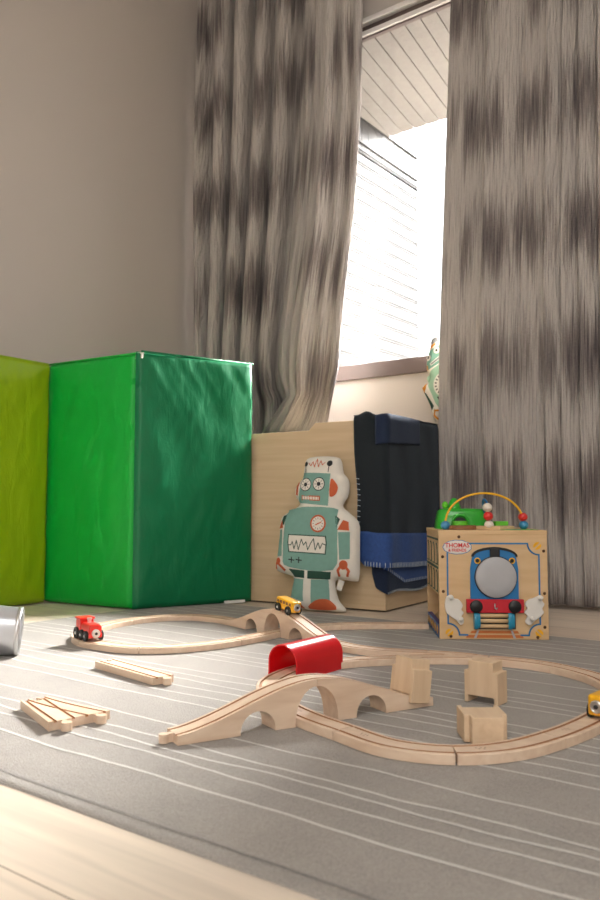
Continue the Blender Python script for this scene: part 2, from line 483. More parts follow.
for v0 in (.752, .813, .845, .878, .943, 1.055, 1.105, 1.15, 1.2, 1.235, 1.275, 1.385, 1.422, 1.458, 1.51, 1.61, 1.70, 1.81, 1.862, 1.96, 2.015, 2.07, 2.125):
    rug_line(v0, .0052)
rug_line(RV0+.027, .0028, 2, wob=.002)
rug = mb.build('area_rug', ['rug', 'rugline', 'rughem'], smooth=True)
tag(rug, 'large flat grey area rug with thin wavy white lines, on the wood floor', 'rug')

# ------------------------------------------------------------------ curtains


def cloth(name, NX, NZ, fn, label):
    """fn(s,t)->(u,v,z,cloth_u)"""
    mbx = MB(); uvs = []
    P = [[fn(i/(NX-1), j/(NZ-1)) for i in range(NX)] for j in range(NZ)]
    mbx.add([p[:3] for r in P for p in r], [(j*NX+i, j*NX+i+1, (j+1)*NX+i+1, (j+1)*NX+i) for j in range(NZ-1) for i in range(NX-1)])
    o = mbx.build(name, 'curtain', smooth=True)
    flat = [p for r in P for p in r]
    ul = o.data.uv_layers.new(name='UVMap')
    for lp in o.data.loops:
        p = flat[lp.vertex_index]; ul.data[lp.index].uv = (p[3], p[4])
    sd = o.modifiers.new('thick', 'SOLIDIFY'); sd.thickness = .0025; sd.offset = 0
    tag(o, label, 'curtain'); return o


LR = [(.60, -1.965), (.66, -1.955), (.73, -1.924), (.94, -1.866), (1.24, -1.839), (1.667, -1.791), (2.1, -1.758), (2.545, -1.75), (3.1, -1.75)]
LF = [(.60, -2.30), (.687, -2.25), (.76, -2.17), (.83, -2.10), (.90, -2.145), (.97, -2.164), (1.1, -2.162), (1.30, -2.13), (1.51, -2.102), (1.9, -2.06), (2.2, -2.035), (2.6, -2.02), (3.1, -2.0)]


def left_curtain(s, t):
    z0 = 3.04
    S1, S2 = .60, .66
    if s < S1:
        q = s/S1
        zb = .675 if True else 0
        # the part left of the cabinet falls to the floor behind the folding mat
        uu = -2.735 + (interp(LF, .75)+.02+2.735)*q
        zb = float(np.interp(uu, [-2.14, -2.02], [.012, .672]))
        z = z0 + (zb-z0)*t
        F = interp(LF, max(z, .84)) + .045
        u = -2.735 + (F+2.735)*q
        k = q*5.6 + .25*mn.noise((q*4, z*.5, 2.))
        u += .018*math.sin(2*pi*k*2)*min(1, 4*q)*min(1, 4*(1-q))
        v = 2.812 - .046*math.cos(2*pi*k) - .018*math.sin(4*pi*k+1) + .012*mn.noise((u*9, z*1.2, 5.))
        cu = q*1.25
    else:
        zb = .672
        z = z0 + (zb-z0)*t
        F = interp(LF, z); R = interp(LR, z)
        if s < S2:
            q = (s-S1)/(S2-S1)
            Fm = interp(LF, max(z, .84)) + .045
            u = Fm + (F-Fm)*q; v = 2.785 - .055*q; cu = 1.25 + .08*q
            if q >= .999: v -= .0
        else:
            q = (s-S2)/(1-S2)
            u = F + (R-F)*q
            bulge = .045*math.sin(pi*min(1, q*1.15)) + .012*math.sin(2*pi*(q*2.2+.1*z))*min(1, q*5) + .008*math.sin(2*pi*(q*5.+.4))
            sw = float(np.interp(z, [.66, .8, 1.1, 1.6], [.05, .055, .03, 0]))   # the hem sweeps forward onto the cabinet
            v = 2.73 - bulge - sw*math.sin(pi*q*.8+.3) + .055*q**6 + .008*mn.noise((u*7, z*1.4, 8.))
            cu = 1.33 + .62*q
        if z < .9:
            a = (.9-z)/.23
            v += .012*a*math.sin(2*pi*(q*4+.3)) if s >= S2 else 0
    return (u, v, z, cu, z + (.25*(1-s) if False else 0))


cloth('window_curtain', 190, 110, left_curtain, 'crinkled grey curtain left of the window, its hem gathered on the toy cabinet')

RL = [(0, -1.421), (.66, -1.421), (.975, -1.412), (1.576, -1.380), (2.397, -1.337), (3.1, -1.33)]
creases = [-1.47, -1.218, -1.085, -.985, -.93, -.865, -.80, -.71, -.60, -.48, -.36, -.2]
depth = [.030, .055, .012, .040, .030, .036, .030, .045, .04, .05, .04, .04]


def right_curtain(s, t):
    z = 3.04 + (.014-3.04)*t
    L = interp(RL, z); u = L + (-.28-L)*s
    u0 = u - (L+1.40)*(1-s)
    g = float(np.interp(z, [0, .5, 1.4, 3.], [.55, .7, 1, 1.15]))
    v = 2.822
    uw = u0 + .010*mn.noise((1., z*.8, u0*2)) + .004*mn.noise((u0*3, z*2.1, 7.))
    for k in range(len(creases)-1):
        if creases[k] <= uw < creases[k+1]:
            q = (uw-creases[k])/(creases[k+1]-creases[k]); A_ = depth[k]*g*1.45
            v -= A_*(min(1, q/.09)**1.5 if q < .09 else (1-(q-.09)/.91)**.8)
    v += .005*mn.noise((u*14, z*1.0, 3.))
    return (u, v, z, 3.1 + 1.35*s, z)


cloth('window_curtain', 330, 60, right_curtain, 'crinkled grey curtain right of the window, hanging to the floor behind the activity cube')

# ------------------------------------------------------------------ cabinet (toy chest) under the window
ca = math.radians(4)
cab = thing('toy_cabinet', 'pale maple toy cabinet with a notched front edge, under the window behind the robot cushion', 'cabinet', (-1.408, 2.358, FZ), (0, 0, ca))
CW, CD, CH, CHL = .60, .485, .668, .641
mb = MB()
xb, xa = -.283, -.31
front = [(-CW, .006), (0, .006), (0, CH), (xb, CH), (xa, CHL), (-CW, CHL)]
mb.prism(front, 0, .018, 0, lambda p: Vector((p.x, p.z, p.y)))
mb.build('front_panel', 'cabinet', cab, bevel=.0015)
boxobj('side_panel', (-.009, .018+CD/2, CH/2+.003), (.018, CD-.001, CH-.006), 'cabinet', cab, .0015)
boxobj('side_panel', (-CW+.009, .018+CD/2, CHL/2+.003), (.018, CD-.001, CHL-.006), 'cabinet', cab, .0015)
boxobj('back_panel', (-CW/2, CD+.007, CHL/2), (CW-.04, .014, CHL-.012), 'cabinet', cab, .0015)
boxobj('lid', (-CW/2, .018+CD/2-.006, CHL-.012), (CW-.04, CD-.03, .018), 'cabinet', cab, .0015)
boxobj('plinth', (-CW/2, CD/2, .004), (CW-.03, CD-.05, .008), 'black', cab)


# ------------------------------------------------------------------ folding gym mat
gm = thing('folding_gym_mat', 'tall folding gym mat in lime, bright green and dark green vinyl, standing in a zigzag', 'gym mat', (-2.13, 1.87, .0002))
MH = .905


def mat_panel(name, A, B, mat, H, seed, eA=0., eB=0., th=.05, dent=.006):
    """upright padded panel, front face from A (left) to B (right), thickness away from the camera; eA/eB mitre the back edge"""
    A = Vector((A[0], A[1], 0)); B = Vector((B[0], B[1], 0)); d = (B-A); L = d.length; d.normalize()
    nrm = Vector((-d.y, d.x, 0))
    if nrm.dot(Vector((-.6, .8, 0))) < 0: nrm = -nrm
    mbx = MB(); nx, nz = 48, 84
    def f(a, b):
        x = L*a; z = H*b
        e = min(x, L-x, z, H-z)
        r = .014; k = max(0, 1-e/r); off = r*(1-math.sqrt(max(0, 1-k*k)))
        pad = -.010*min(1, e/.09)**.6
        # pulled wrinkles under the top seam and at the corners
        w = dent*mn.noise((x*9+z*5+seed, z*4.-x*3, seed))*min(1, e/.04)
        w2 = .0035*mn.noise(((x+z*.6)*34+seed, z*5, seed+3))*max(0, 1-(H-z)/.30)*min(1, (H-z)/.02)
        w3 = .0025*mn.noise(((x-z*.5)*26, z*9, seed+8))
        pt = A + d*x + nrm*(off+pad+w+w2+w3+.012)
        zz = z + (0 if b < .5 else 0)
        return (pt.x, pt.y, zz)
    mbx.grid(nx, nz, f, 0)
    # back and edges
    Ab = A + d*eA + nrm*th; Bb = B - d*eB + nrm*th
    fr = [f(i/(nx-1), j/(nz-1)) for j in range(nz) for i in range(nx)]
    top = [fr[(nz-1)*nx+i] for i in range(nx)]; bot = [fr[i] for i in range(nx)]
    def bk(i, z): p = Ab.lerp(Bb, i/(nx-1)); return (p.x, p.y, z)
    mbx.add(top + [bk(i, H) for i in range(nx)], [(i, i+1, nx+i+1, nx+i) for i in range(nx-1)])
    mbx.add(bot + [bk(i, 0) for i in range(nx)], [(i, i+1, nx+i+1, nx+i) for i in range(nx-1)])
    for i in (0, nx-1):
        col = [fr[j*nx+i] for j in range(nz)]
        mbx.add(col + [bk(i, H*j/(nz-1)) for j in range(nz)], [(j, j+1, nz+j+1, nz+j) for j in range(nz-1)])
    mbx.add([bk(0, 0), bk(nx-1, 0), bk(nx-1, H), bk(0, H)], [(0, 1, 2, 3)])
    base = Vector((-2.13, 1.87, 0))
    mbx.v = [(p[0]-base.x, p[1]-base.y, p[2]) for p in mbx.v]
    bmv = mbx.build(name, mat, gm, autos=50)
    return bmv


mA, mBr, mC = (-2.590, 1.814), (-2.146, 1.862), (-1.948, 2.302)
mat_panel('mat_panel', mA, mBr, 'mat_green', MH, 1.3, 0, .024, dent=.005)
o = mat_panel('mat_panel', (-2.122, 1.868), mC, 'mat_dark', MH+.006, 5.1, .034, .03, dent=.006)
mat_panel('mat_panel', (-2.525, 1.37), (-2.546, 1.819), 'mat_lime', MH, 8.4, 0, .05, dent=.006)
# piping seams on the top edges, the hinge gusset and the white strip under the dark panel
mb = MB()
mb.tube([(-2.600+2.13, -.056+.014, MH-.002), (-2.146+2.13, -.008+.014, MH-.002)], .004, 6)
mb.build('seam', 'mat_green', gm, smooth=True)
mb = MB(); mb.tube([(.008, .012, MH+.004), (.158, .448, MH+.004)], .004, 6); mb.build('seam', 'mat_dark', gm, smooth=True)
mb = MB(); mb.prism([(-.022, .012), (.012, .014), (-.012, .055)], MH-.02, MH+.002); g_ = mb.build('hinge_tab', 'white', gm); g_['label'] = 'white hinge tab at the fold'
mb = MB(); mb.box((.1535, .3535, .006), (.004, .085, .010), 0, Matrix.Rotation(math.radians(-21.8), 3, 'Z')); o = mb.build('hook_strip', 'label', gm); o['label'] = 'white hook strip along the bottom edge'

# ------------------------------------------------------------------ wooden train track
TW, TT, GC, GW, GD = .049, .0147, .0155, .0054, .0028


def cr_spline(P, closed=False, n=24):
    P = [Vector((p[0], p[1], 0)) for p in P]; out = []
    N = len(P); rng = range(N if closed else N-1)
    for i in rng:
        p0 = P[(i-1) % N] if closed or i > 0 else 2*P[0]-P[1]
        p1 = P[i]; p2 = P[(i+1) % N]
        p3 = P[(i+2) % N] if closed or i+2 < N else 2*P[-1]-P[-2]
        for k in range(n):
            t = k/n
            out.append(.5*((2*p1) + (p2-p0)*t + (2*p0-5*p1+4*p2-p3)*t*t + (3*p1-p0-3*p2+p3)*t**3))
    if not closed: out.append(P[-1])
    return out


SECT = []
h = TW/2
sec = [(-h, 0), (h, 0), (h, TT-.0012), (h-.0012, TT), (GC+GW/2, TT), (GC+GW/2, TT-GD), (GC-GW/2, TT-GD), (GC-GW/2, TT),
       (-GC+GW/2, TT), (-GC+GW/2, TT-GD), (-GC-GW/2, TT-GD), (-GC-GW/2, TT), (-h+.0012, TT), (-h, TT-.0012)]
secm = [0, 0, 0, 0, 1, 1, 1, 0, 1, 1, 1, 0, 0, 0]


def sweep(mbx, pts, z0=0., caps=True):
    n = len(pts); ns = len(sec); vs = []; fs = []; ms = []
    for i, p in enumerate(pts):
        t = (pts[min(i+1, n-1)]-pts[max(i-1, 0)]).normalized(); nr = Vector((-t.y, t.x, 0))
        for y, z in sec: vs.append(Vector((p.x, p.y, 0)) + nr*y + Vector((0, 0, z+z0)))
    for i in range(n-1):
        for k in range(ns):
            k2 = (k+1) % ns
            fs.append((i*ns+k, i*ns+k2, (i+1)*ns+k2, (i+1)*ns+k)); ms.append(secm[k])
    o = len(mbx.v); mbx.v += [tuple(v) for v in vs]; mbx.f += [tuple(q+o for q in f) for f in fs]; mbx.m += ms
    if caps: mbx.add(vs[:ns], [tuple(range(ns))]); mbx.add(vs[-ns:], [tuple(range(ns))])


def track_piece(pts, label, group, extra=None, name='toy_track'):
    pts = list(pts); n = len(pts)
    # a hair of clearance at both ends
    pts[0] = pts[0] + (pts[1]-pts[0]).normalized()*.001; pts[-1] = pts[-1] + (pts[-2]-pts[-1]).normalized()*.001
    mbx = MB(); sweep(mbx, pts)
    if extra: sweep(mbx, extra, -.0002)
    # small burnt size stamp on the middle rib near one end
    i0 = min(3, n-2); p = pts[i0]; t = (pts[i0+1]-p).normalized(); nr = Vector((-t.y, t.x, 0))
    for k, (a, b) in enumerate(((.012, .004), (.015, -.001), (.019, .004), (.022, -.002), (.025, .003))):
        c = p + t*a + nr*b
        q = [c + t*x*.0011 + nr*y*.0018 + Vector((0, 0, TT+.0002)) for x, y in ((-1, -1), (1, -1), (1, 1), (-1, 1))]
        mbx.add(q, [(0, 1, 2, 3)], 2)
    o = mbx.build(name, ['track', 'groove', 'stamp'], center=True, autos=30)
    tag(o, label, 'toy track', group); return o


def cut(sp, joints):
    """split the polyline at the samples nearest to the joints"""
    idx = [min(range(len(sp)), key=lambda i: (sp[i]-Vector((j[0], j[1], 0))).length) for j in joints]
    return idx


rbs = Vector((-1.629, 1.829, 0)); rbd = Vector((.958, -.286, 0)).normalized()
rbe = rbs + rbd*.488
loopA = [(rbs.x-.001, rbs.y+.0005), (-1.715, 1.843), (-1.80, 1.825), (-1.862, 1.765), (-1.890, 1.68), (-1.886, 1.575), (-1.852, 1.475), (-1.79, 1.388), (-1.71, 1.335), (-1.62, 1.322),
         (-1.52, 1.338), (-1.445, 1.40), (-1.402, 1.50), (-1.388, 1.62), (-1.390, 1.745), (-1.378, 1.85), (-1.325, 1.95), (-1.235, 2.035), (-1.12, 2.118)]
spA = cr_spline(loopA)
ia = cut(spA, [(-1.80, 1.825), (-1.895, 1.64), (-1.69, 1.328), (-1.50, 1.346), (-1.389, 1.57), (-1.376, 1.855), (-1.325, 1.95)])
ia = [0] + ia + [len(spA)-1]
gA = 'pieces of the rear wooden track loop'
labsA = ['curved wooden track joining the left end of the rear bridge',
         'curved wooden track behind the red toy engine, in front of the bright green mat',
         'curved wooden track under the red toy engine at the far left of the loop',
         'curved wooden track just in front of the red toy engine, behind the loose straight track',
         'curved wooden track right of the loose straight track, leading towards the rear bridge',
         'straight wooden track running beneath the arch of the rear bridge',
         'short wooden track between the red tunnel and the robot cushion',
         'long wooden track between the toy cabinet and the front loop, reaching the activity cube']
for k in range(len(ia)-1):
    if ia[k+1] > ia[k]: track_piece(spA[ia[k]:ia[k+1]+1:2] + ([spA[ia[k+1]]] if (ia[k+1]-ia[k]) % 2 else []), labsA[k], gA)

loopB = [(-.705, 1.050), (-.605, 1.0245), (-.52, 1.050), (-.462, 1.115), (-.430, 1.21), (-.413, 1.31), (-.408, 1.42), (-.420, 1.52), (-.447, 1.605), (-.502, 1.675), (-.595, 1.728),
         (-.685, 1.742), (-.775, 1.722), (-.865, 1.668), (-.945, 1.592), (-1.002, 1.52), (-1.032, 1.44), (-1.036, 1.35), (-1.010, 1.25), (-.955, 1.175), (-.875, 1.115), (-.79, 1.075)]
spB = cr_spline(loopB, True)
jb = [(-.700, 1.049), (-.517, 1.053), (-.432, 1.205), (-.437, 1.585), (-.602, 1.730), (-.76, 1.727), (-.905, 1.632), (-1.032, 1.44), (-1.010, 1.25), (-.86, 1.105)]
ib = sorted(cut(spB, jb))
gB = 'pieces of the front wooden track loop'
# branch that comes down from the rear bridge and joins the front loop
br0 = rbe + rbd*.001
branch = cr_spline([(br0.x, br0.y), (-1.085, 1.668), (-1.01, 1.671), (-.945, 1.690), (-.905, 1.706)])
stub = cr_spline([(-.9045, 1.7062), (-.87, 1.718), (-.82, 1.728), (-.775, 1.7245)])
segB = []
for k in range(len(ib)):
    a, b = ib[k], ib[(k+1) % len(ib)]
    pts = spB[a:b+1] if b > a else spB[a:] + spB[:b+1]
    segB.append(pts)


def seg_lab(c):
    tab = [((-.605, 1.025), 'curved wooden track nearest the camera, in front of the near bridge'),
           ((-.47, 1.11), 'curved wooden track at the right front of the loop, leading up to the yellow wagon'),
           ((-.41, 1.40), 'wooden track beneath the yellow wagon at the right edge'),
           ((-.51, 1.68), 'curved wooden track at the back right of the front loop, above the yellow wagon'),
           ((-.68, 1.74), 'curved wooden track passing between the standing block and the activity cube'),
           ((-.83, 1.69), 'wooden switch track behind the tilted block, where two lines meet'),
           ((-.975, 1.56), 'wooden track at the right mouth of the red tunnel'),
           ((-1.03, 1.35), 'wooden track inside the red tunnel'),
           ((-.945, 1.17), 'curved wooden track leaving the left mouth of the red tunnel behind the front bridge'),
           ((-.78, 1.07), 'curved wooden track running beneath the arch of the front bridge')]
    return min(tab, key=lambda t: (t[0][0]-c.x)**2+(t[0][1]-c.y)**2)[1]


for pts in segB:
    c = pts[len(pts)//2]
    lab = seg_lab(c)
    ex = stub if 'switch' in lab else None
    q = pts[::2] + ([pts[-1]] if len(pts) % 2 == 0 else [])
    track_piece(q, lab, gB, ex)
track_piece(branch[::2], 'wooden track coming down from the right end of the rear bridge, behind the red tunnel', gA)


# bridges: two ascending halves each
BL, BHt = .244, .0725


def half_bridge_mesh():
    mbx = MB(); n = 72
    S = np.linspace(0, BL, n)
    def top(s):
        q = s/BL
        # shallow start, S-rise, flat crest
        x = max(0, min(1, (q-.02)/.98)); e = x*x*(3-2*x)
        e = .72*e + .28*math.sin(x*pi/2)
        return TT + (BHt-TT)*e
    def bot(s):
        a0, a1 = .104, .166       # small arch
        if a0 <= s <= a1:
            c = (a0+a1)/2; r = (a1-a0)/2; return .034*math.sqrt(max(0, 1-((s-c)/r)**2))**.85
        if s >= .203: return .0615*math.sqrt(max(0, 1-((BL-s)/(BL-.203))**2))**.9
        return 0.
    S = np.unique(np.concatenate([S, [.104, .1041, .166, .1659, .203, .2031], np.linspace(.104, .108, 5), np.linspace(.162, .166, 5), np.linspace(.203, .209, 6)]))
    strips = [(-h, -GC-GW/2, 0), (-GC-GW/2, -GC+GW/2, GD), (-GC+GW/2, GC-GW/2, 0), (GC-GW/2, GC+GW/2, GD), (GC+GW/2, h, 0)]
    N = len(S)
    ys = [-h, -GC-GW/2, -GC+GW/2, GC-GW/2, GC+GW/2, h]
    tops = [top(s) for s in S]; bots = [bot(s) for s in S]
    for y0, y1, dz in strips:
        vs = []
        for s, t_ in zip(S, tops): vs += [(s, y0, t_-dz), (s, y1, t_-dz)]
        mbx.add(vs, [(2*i, 2*i+2, 2*i+3, 2*i+1) for i in range(N-1)], 1 if dz else 0)
    for y in (-GC-GW/2, -GC+GW/2, GC-GW/2, GC+GW/2):
        vs = []
        for s, t_ in zip(S, tops): vs += [(s, y, t_-GD), (s, y, t_)]
        mbx.add(vs, [(2*i, 2*i+2, 2*i+3, 2*i+1) for i in range(N-1)], 1)
    for y in (-h, h):
        vs = []
        for s, t_, b_ in zip(S, tops, bots): vs += [(s, y, b_), (s, y, t_)]
        mbx.add(vs, [(2*i, 2*i+2, 2*i+3, 2*i+1) for i in range(N-1)], 0)
    vs = []
    for s, b_ in zip(S, bots): vs += [(s, -h, b_), (s, h, b_)]
    mbx.add(vs, [(2*i, 2*i+2, 2*i+3, 2*i+1) for i in range(N-1)], 0)
    for s, t_, b_ in ((S[0], tops[0], bots[0]), (S[-1], tops[-1], bots[-1])):
        prof = [(s, -h, b_), (s, h, b_), (s, h, t_)]
        for y, dd in ((GC+GW/2, 0), (GC+GW/2, GD), (GC-GW/2, GD), (GC-GW/2, 0), (-GC+GW/2, 0), (-GC+GW/2, GD), (-GC-GW/2, GD), (-GC-GW/2, 0)):
            prof.append((s, y, t_-dd))
        prof.append((s, -h, t_)); mbx.add(prof, [tuple(range(len(prof)))], 0)
    return mbx


def peg(parent, x, y, ang, r=.0078, neck=.0075):
    """round connector on a short neck, pointing along ang from (x,y)"""
    mbx = MB(); R = Matrix.Rotation(ang, 3, 'Z')
    poly = [(-.0005, -.0036), (neck, -.0036)]
    cx = neck + r*.8
    a0 = math.asin(.0036/r)
    for k in range(21):
        a = pi + a0 + (2*pi-2*a0)*k/20
        poly.append((cx+r*math.cos(a), r*math.sin(a)))
    poly += [(neck, .0036), (-.0005, .0036)]
    mbx.prism(poly, 0.0004, TT-.0006, 0, lambda p: R @ p + Vector((x, y, 0)))
    return mbx.build('connector_peg', 'track', parent, bevel=.0008)


half = half_bridge_mesh()
proto = None
specs = []
fbs = Vector((-.9005, .872, 0)); fbd = Vector((.398, .917, 0)).normalized(); fbe = fbs + fbd*.488
gBr = 'halves of the two wooden arch bridges'
for st, dr, en, l1, l2 in ((fbs, fbd, fbe, 'left ramp of the near wooden bridge, ending in a round peg', 'right half of the near wooden bridge, the one the tilted block leans on'),
                           (rbs, rbd, rbe, 'left half of the rear wooden bridge in front of the dark green mat', 'right half of the rear wooden bridge, carrying the small yellow bus')):
    for p, ang, lb in ((st, math.atan2(dr.y, dr.x), l1), (en, math.atan2(-dr.y, -dr.x), l2)):
        t_ = thing('toy_bridge', lb, 'toy bridge', (p.x, p.y, 0), (0, 0, ang), gBr)
        if proto is None:
            proto = half.build('deck', ['track', 'groove'], t_, autos=35)
            proto.scale.x = .9985
            ob = proto
        else:
            ob = proto.copy(); C.objects.link(ob); ob.parent = t_
        if lb == l1 and st is fbs: peg(t_, 0, 0, pi)


# loose straight track
def solid_bool(base, cutters):
    for c in cutters:
        m_ = base.modifiers.new('b', 'BOOLEAN'); m_.operation = 'DIFFERENCE'; m_.object = c; m_.solver = 'FAST'
    dg = bpy.context.evaluated_depsgraph_get(); dg.update()
    me = bpy.data.meshes.new_from_object(base.evaluated_get(dg))
    base.modifiers.clear(); old = base.data; base.data = me
    for c in cutters: bpy.data.objects.remove(c)
    return base


def groove_cutter(pts, dz=0.):
    mbx = MB(); n = len(pts); vs = []
    for i, p in enumerate(pts):
        t = (pts[min(i+1, n-1)]-pts[max(i-1, 0)]).normalized(); nr = Vector((-t.y, t.x, 0))
        for y, z in ((-GW/2, TT-GD-dz), (GW/2, TT-GD-dz), (GW/2, TT+.01+dz), (-GW/2, TT+.01+dz)): vs.append(p + nr*y + Vector((0, 0, z)))
    fs = [(i*4+k, i*4+(k+1) % 4, (i+1)*4+(k+1) % 4, (i+1)*4+k) for i in range(n-1) for k in range(4)] + [(0, 1, 2, 3), tuple(range(4*n-4, 4*n))]
    mbx.add(vs, fs, 1); return mbx.build('cutter', ['track', 'groove'])


def socket_cutter(x, y, ang):
    mbx = MB(); R = Matrix.Rotation(ang, 3, 'Z'); r = .0088
    poly = [(-.003, -.0042), (.0075, -.0042)]
    a0 = math.asin(.0042/r); cx = .0075 + r*.85
    for k in range(17):
        a = pi + a0 + (2*pi-2*a0)*k/16; poly.append((cx+r*math.cos(a), r*math.sin(a)))
    poly += [(.0075, .0042), (-.003, .0042)]
    mbx.prism(poly, -.01, TT+.01, 0, lambda p: R @ p + Vector((x, y, 0)))
    return mbx.build('cutter', 'track')


p0 = Vector((-1.437, 1.180, 0)); d0 = Vector((.235, -.041, 0)); L0 = .236
ls = thing('loose_track', 'loose straight wooden track lying between the two loops, left of the red tunnel', 'toy track', p0, (0, 0, math.atan2(d0.y, d0.x)))
mb = MB(); mb.prism([(0, -h), (L0, -h), (L0, h), (0, h)], 0, TT); body = mb.build('track_body', ['track', 'groove'])
solid_bool(body, [groove_cutter([Vector((-.01, y, 0)), Vector((L0+.01, y, 0))]) for y in (-GC, GC)] + [socket_cutter(0, 0, 0)]); body.parent = ls
peg(ls, L0, 0, 0, .0088)

# loose Y-switch
sw0 = Vector((-1.2565, .872, 0)); sang = math.atan2(-.040, .166) + math.radians(3.0)
sw = thing('loose_switch_track', 'loose forked wooden track with crossing grooves, lying alone at the left front of the rug', 'toy track', sw0, (0, 0, sang))
SL = .170
cA = [Vector((x, -.002-.022*(x/SL)**1.0, 0)) for x in np.linspace(-.004, SL+.006, 14)]
cB = [Vector((x, .002+.030*(max(0, x)/SL)**1.5, 0)) for x in np.linspace(-.004, SL+.006, 14)]
mb = MB(); mb.prism([(0, -h), (SL, -.026-h), (SL, .034+h), (SL*.5, .0145+h), (0, h+.001)], 0, TT)
body = mb.build('track_body', ['track', 'groove'])
cuts = []
for cl in (cA, cB):
    for s_ in (-GC, GC):
        q = []
        for i, p in enumerate(cl):
            t = (cl[min(i+1, 13)]-cl[max(i-1, 0)]).normalized(); q.append(p + Vector((-t.y, t.x, 0))*s_)
        cuts.append(groove_cutter(q, .00013*len(cuts)))
solid_bool(body, cuts + [socket_cutter(0, 0, 0)]); body.parent = sw
peg(sw, SL, -.025, -.13, .0088); peg(sw, SL, .031, .26, .0088)


# ------------------------------------------------------------------ wooden blocks
def block(label, loc, rot, W_=.066, H1=.058, TWd=.049, H2=.018, T_=.042):
    o = thing('wooden_block', label, 'wooden block', loc, rot, 'stepped wooden bridge blocks')
    mbx = MB()
    x0 = -W_/2
    prof = [(-W_/2, 0), (-.0254, 0), (-.0254, .013), (.0254, .013), (.0254, 0), (W_/2, 0), (W_/2, H1), (TWd/2, H1), (TWd/2, H1+H2), (-TWd/2, H1+H2), (-TWd/2, H1), (-W_/2, H1)]
    mbx.prism(prof, -T_/2, T_/2, 0, lambda p: Vector((p.x, -p.z, p.y)))
    mbx.build('block_body', 'block', o, bevel=.0016)
    return o


def rot_m(*cols):
    """matrix whose columns are the block's x (width), y (thickness), z (height) axes"""
    return Matrix((cols[0], cols[1], cols[2])).transposed().to_euler()


# ------------------------------------------------------------------ red tunnel
tu = MB()
seg = 26; R_, th_, SH = .038, .0032, .034


def tun_ring(r, v):
    pts = [(-r, 0, v), (-r, SH, v)]
    for k in range(1, seg): a = pi - pi*k/seg; pts.append((r*math.cos(a), SH+r*math.sin(a), v))
    pts += [(r, SH, v), (r, 0, v)]; return [(x, v_, z) for x, z, v_ in pts]


TL = .168
o1, o2, i1, i2 = tun_ring(R_, 0), tun_ring(R_, TL), tun_ring(R_-th_, 0), tun_ring(R_-th_, TL)
n_ = len(o1); vs = o1+o2+i1+i2; fs = []
for k in range(n_-1):
    fs += [(k, k+1, n_+k+1, n_+k), (2*n_+k, 3*n_+k, 3*n_+k+1, 2*n_+k+1), (k, 2*n_+k, 2*n_+k+1, k+1), (n_+k, n_+k+1, 3*n_+k+1, 3*n_+k)]
fs += [(0, n_, 3*n_, 2*n_), (n_-1, 3*n_-1, 4*n_-1, 2*n_-1)]
tu.add(vs, fs)
m, n, l, b = newmat('red_tunnel_plastic'); b.inputs['Base Color'].default_value = srgb(222, 22, 34); b.inputs['Roughness'].default_value = .28
trn = node(n, 'ShaderNodeBsdfTranslucent'); trn.inputs['Color'].default_value = srgb(240, 20, 30)
nzz = node(n, 'ShaderNodeTexNoise'); nzz.inputs['Scale'].default_value = 400
bp = node(n, 'ShaderNodeBump'); bp.inputs['Strength'].default_value = .05; l.new(nzz.outputs['Fac'], bp.inputs['Height']); l.new(bp.outputs[0], b.inputs['Normal'])
mx = node(n, 'ShaderNodeMixShader'); mx.inputs[0].default_value = .3; l.new(b.outputs[0], mx.inputs[1]); l.new(trn.outputs[0], mx.inputs[2]); l.new(mx.outputs[0], n['Material Output'].inputs['Surface'])
M['tunnel'] = m
tun = tu.build('toy_tunnel', 'tunnel', None, (-1.034, 1.314, 0), math.radians(0), autos=40)
tag(tun, 'glossy red plastic tunnel arched over the track behind the near wooden bridge', 'toy tunnel')


# ------------------------------------------------------------------ trains
def wheel(parent, x, y, z, r, w, side):
    mbx = MB(); tf = lambda p: Vector((x+p.x, y+side*p.z, z+p.y))
    mbx.lathe([(0, w/2), (r*.30, w/2), (r*.34, w*.36), (r*.72, w*.36), (r*.8, w/2), (r*.94, w/2), (r, w*.4), (r, -w/2), (0, -w/2)], 22, 0, tf)
    o = mbx.build('wheel', 'rubber', parent, autos=40)
    mh = MB(); mh.lathe([(r*.30, w*.5), (r*.2, w*.72), (0, w*.76)], 14, 0, tf); mh.build('wheel_hub', 'steel', o, smooth=True)
    return o


def magnet(parent, x, y, z, r, sgn=1, name='magnet_coupling'):
    mbx = MB(); tf = lambda p: Vector((x+sgn*p.z, y+p.x, z+p.y))
    mbx.lathe([(r, -.002), (r, .003), (r*.8, .0045), (r*.7, .0035), (0, .0035)], 20, 0, tf); o = mbx.build(name, 'steel', parent, autos=40)
    m2 = MB(); m2.lathe([(r*.35, .0036), (r*.3, .0055), (0, .006)], 12, 0, tf); m2.build('magnet_pin', 'black', o, smooth=True)
    return o


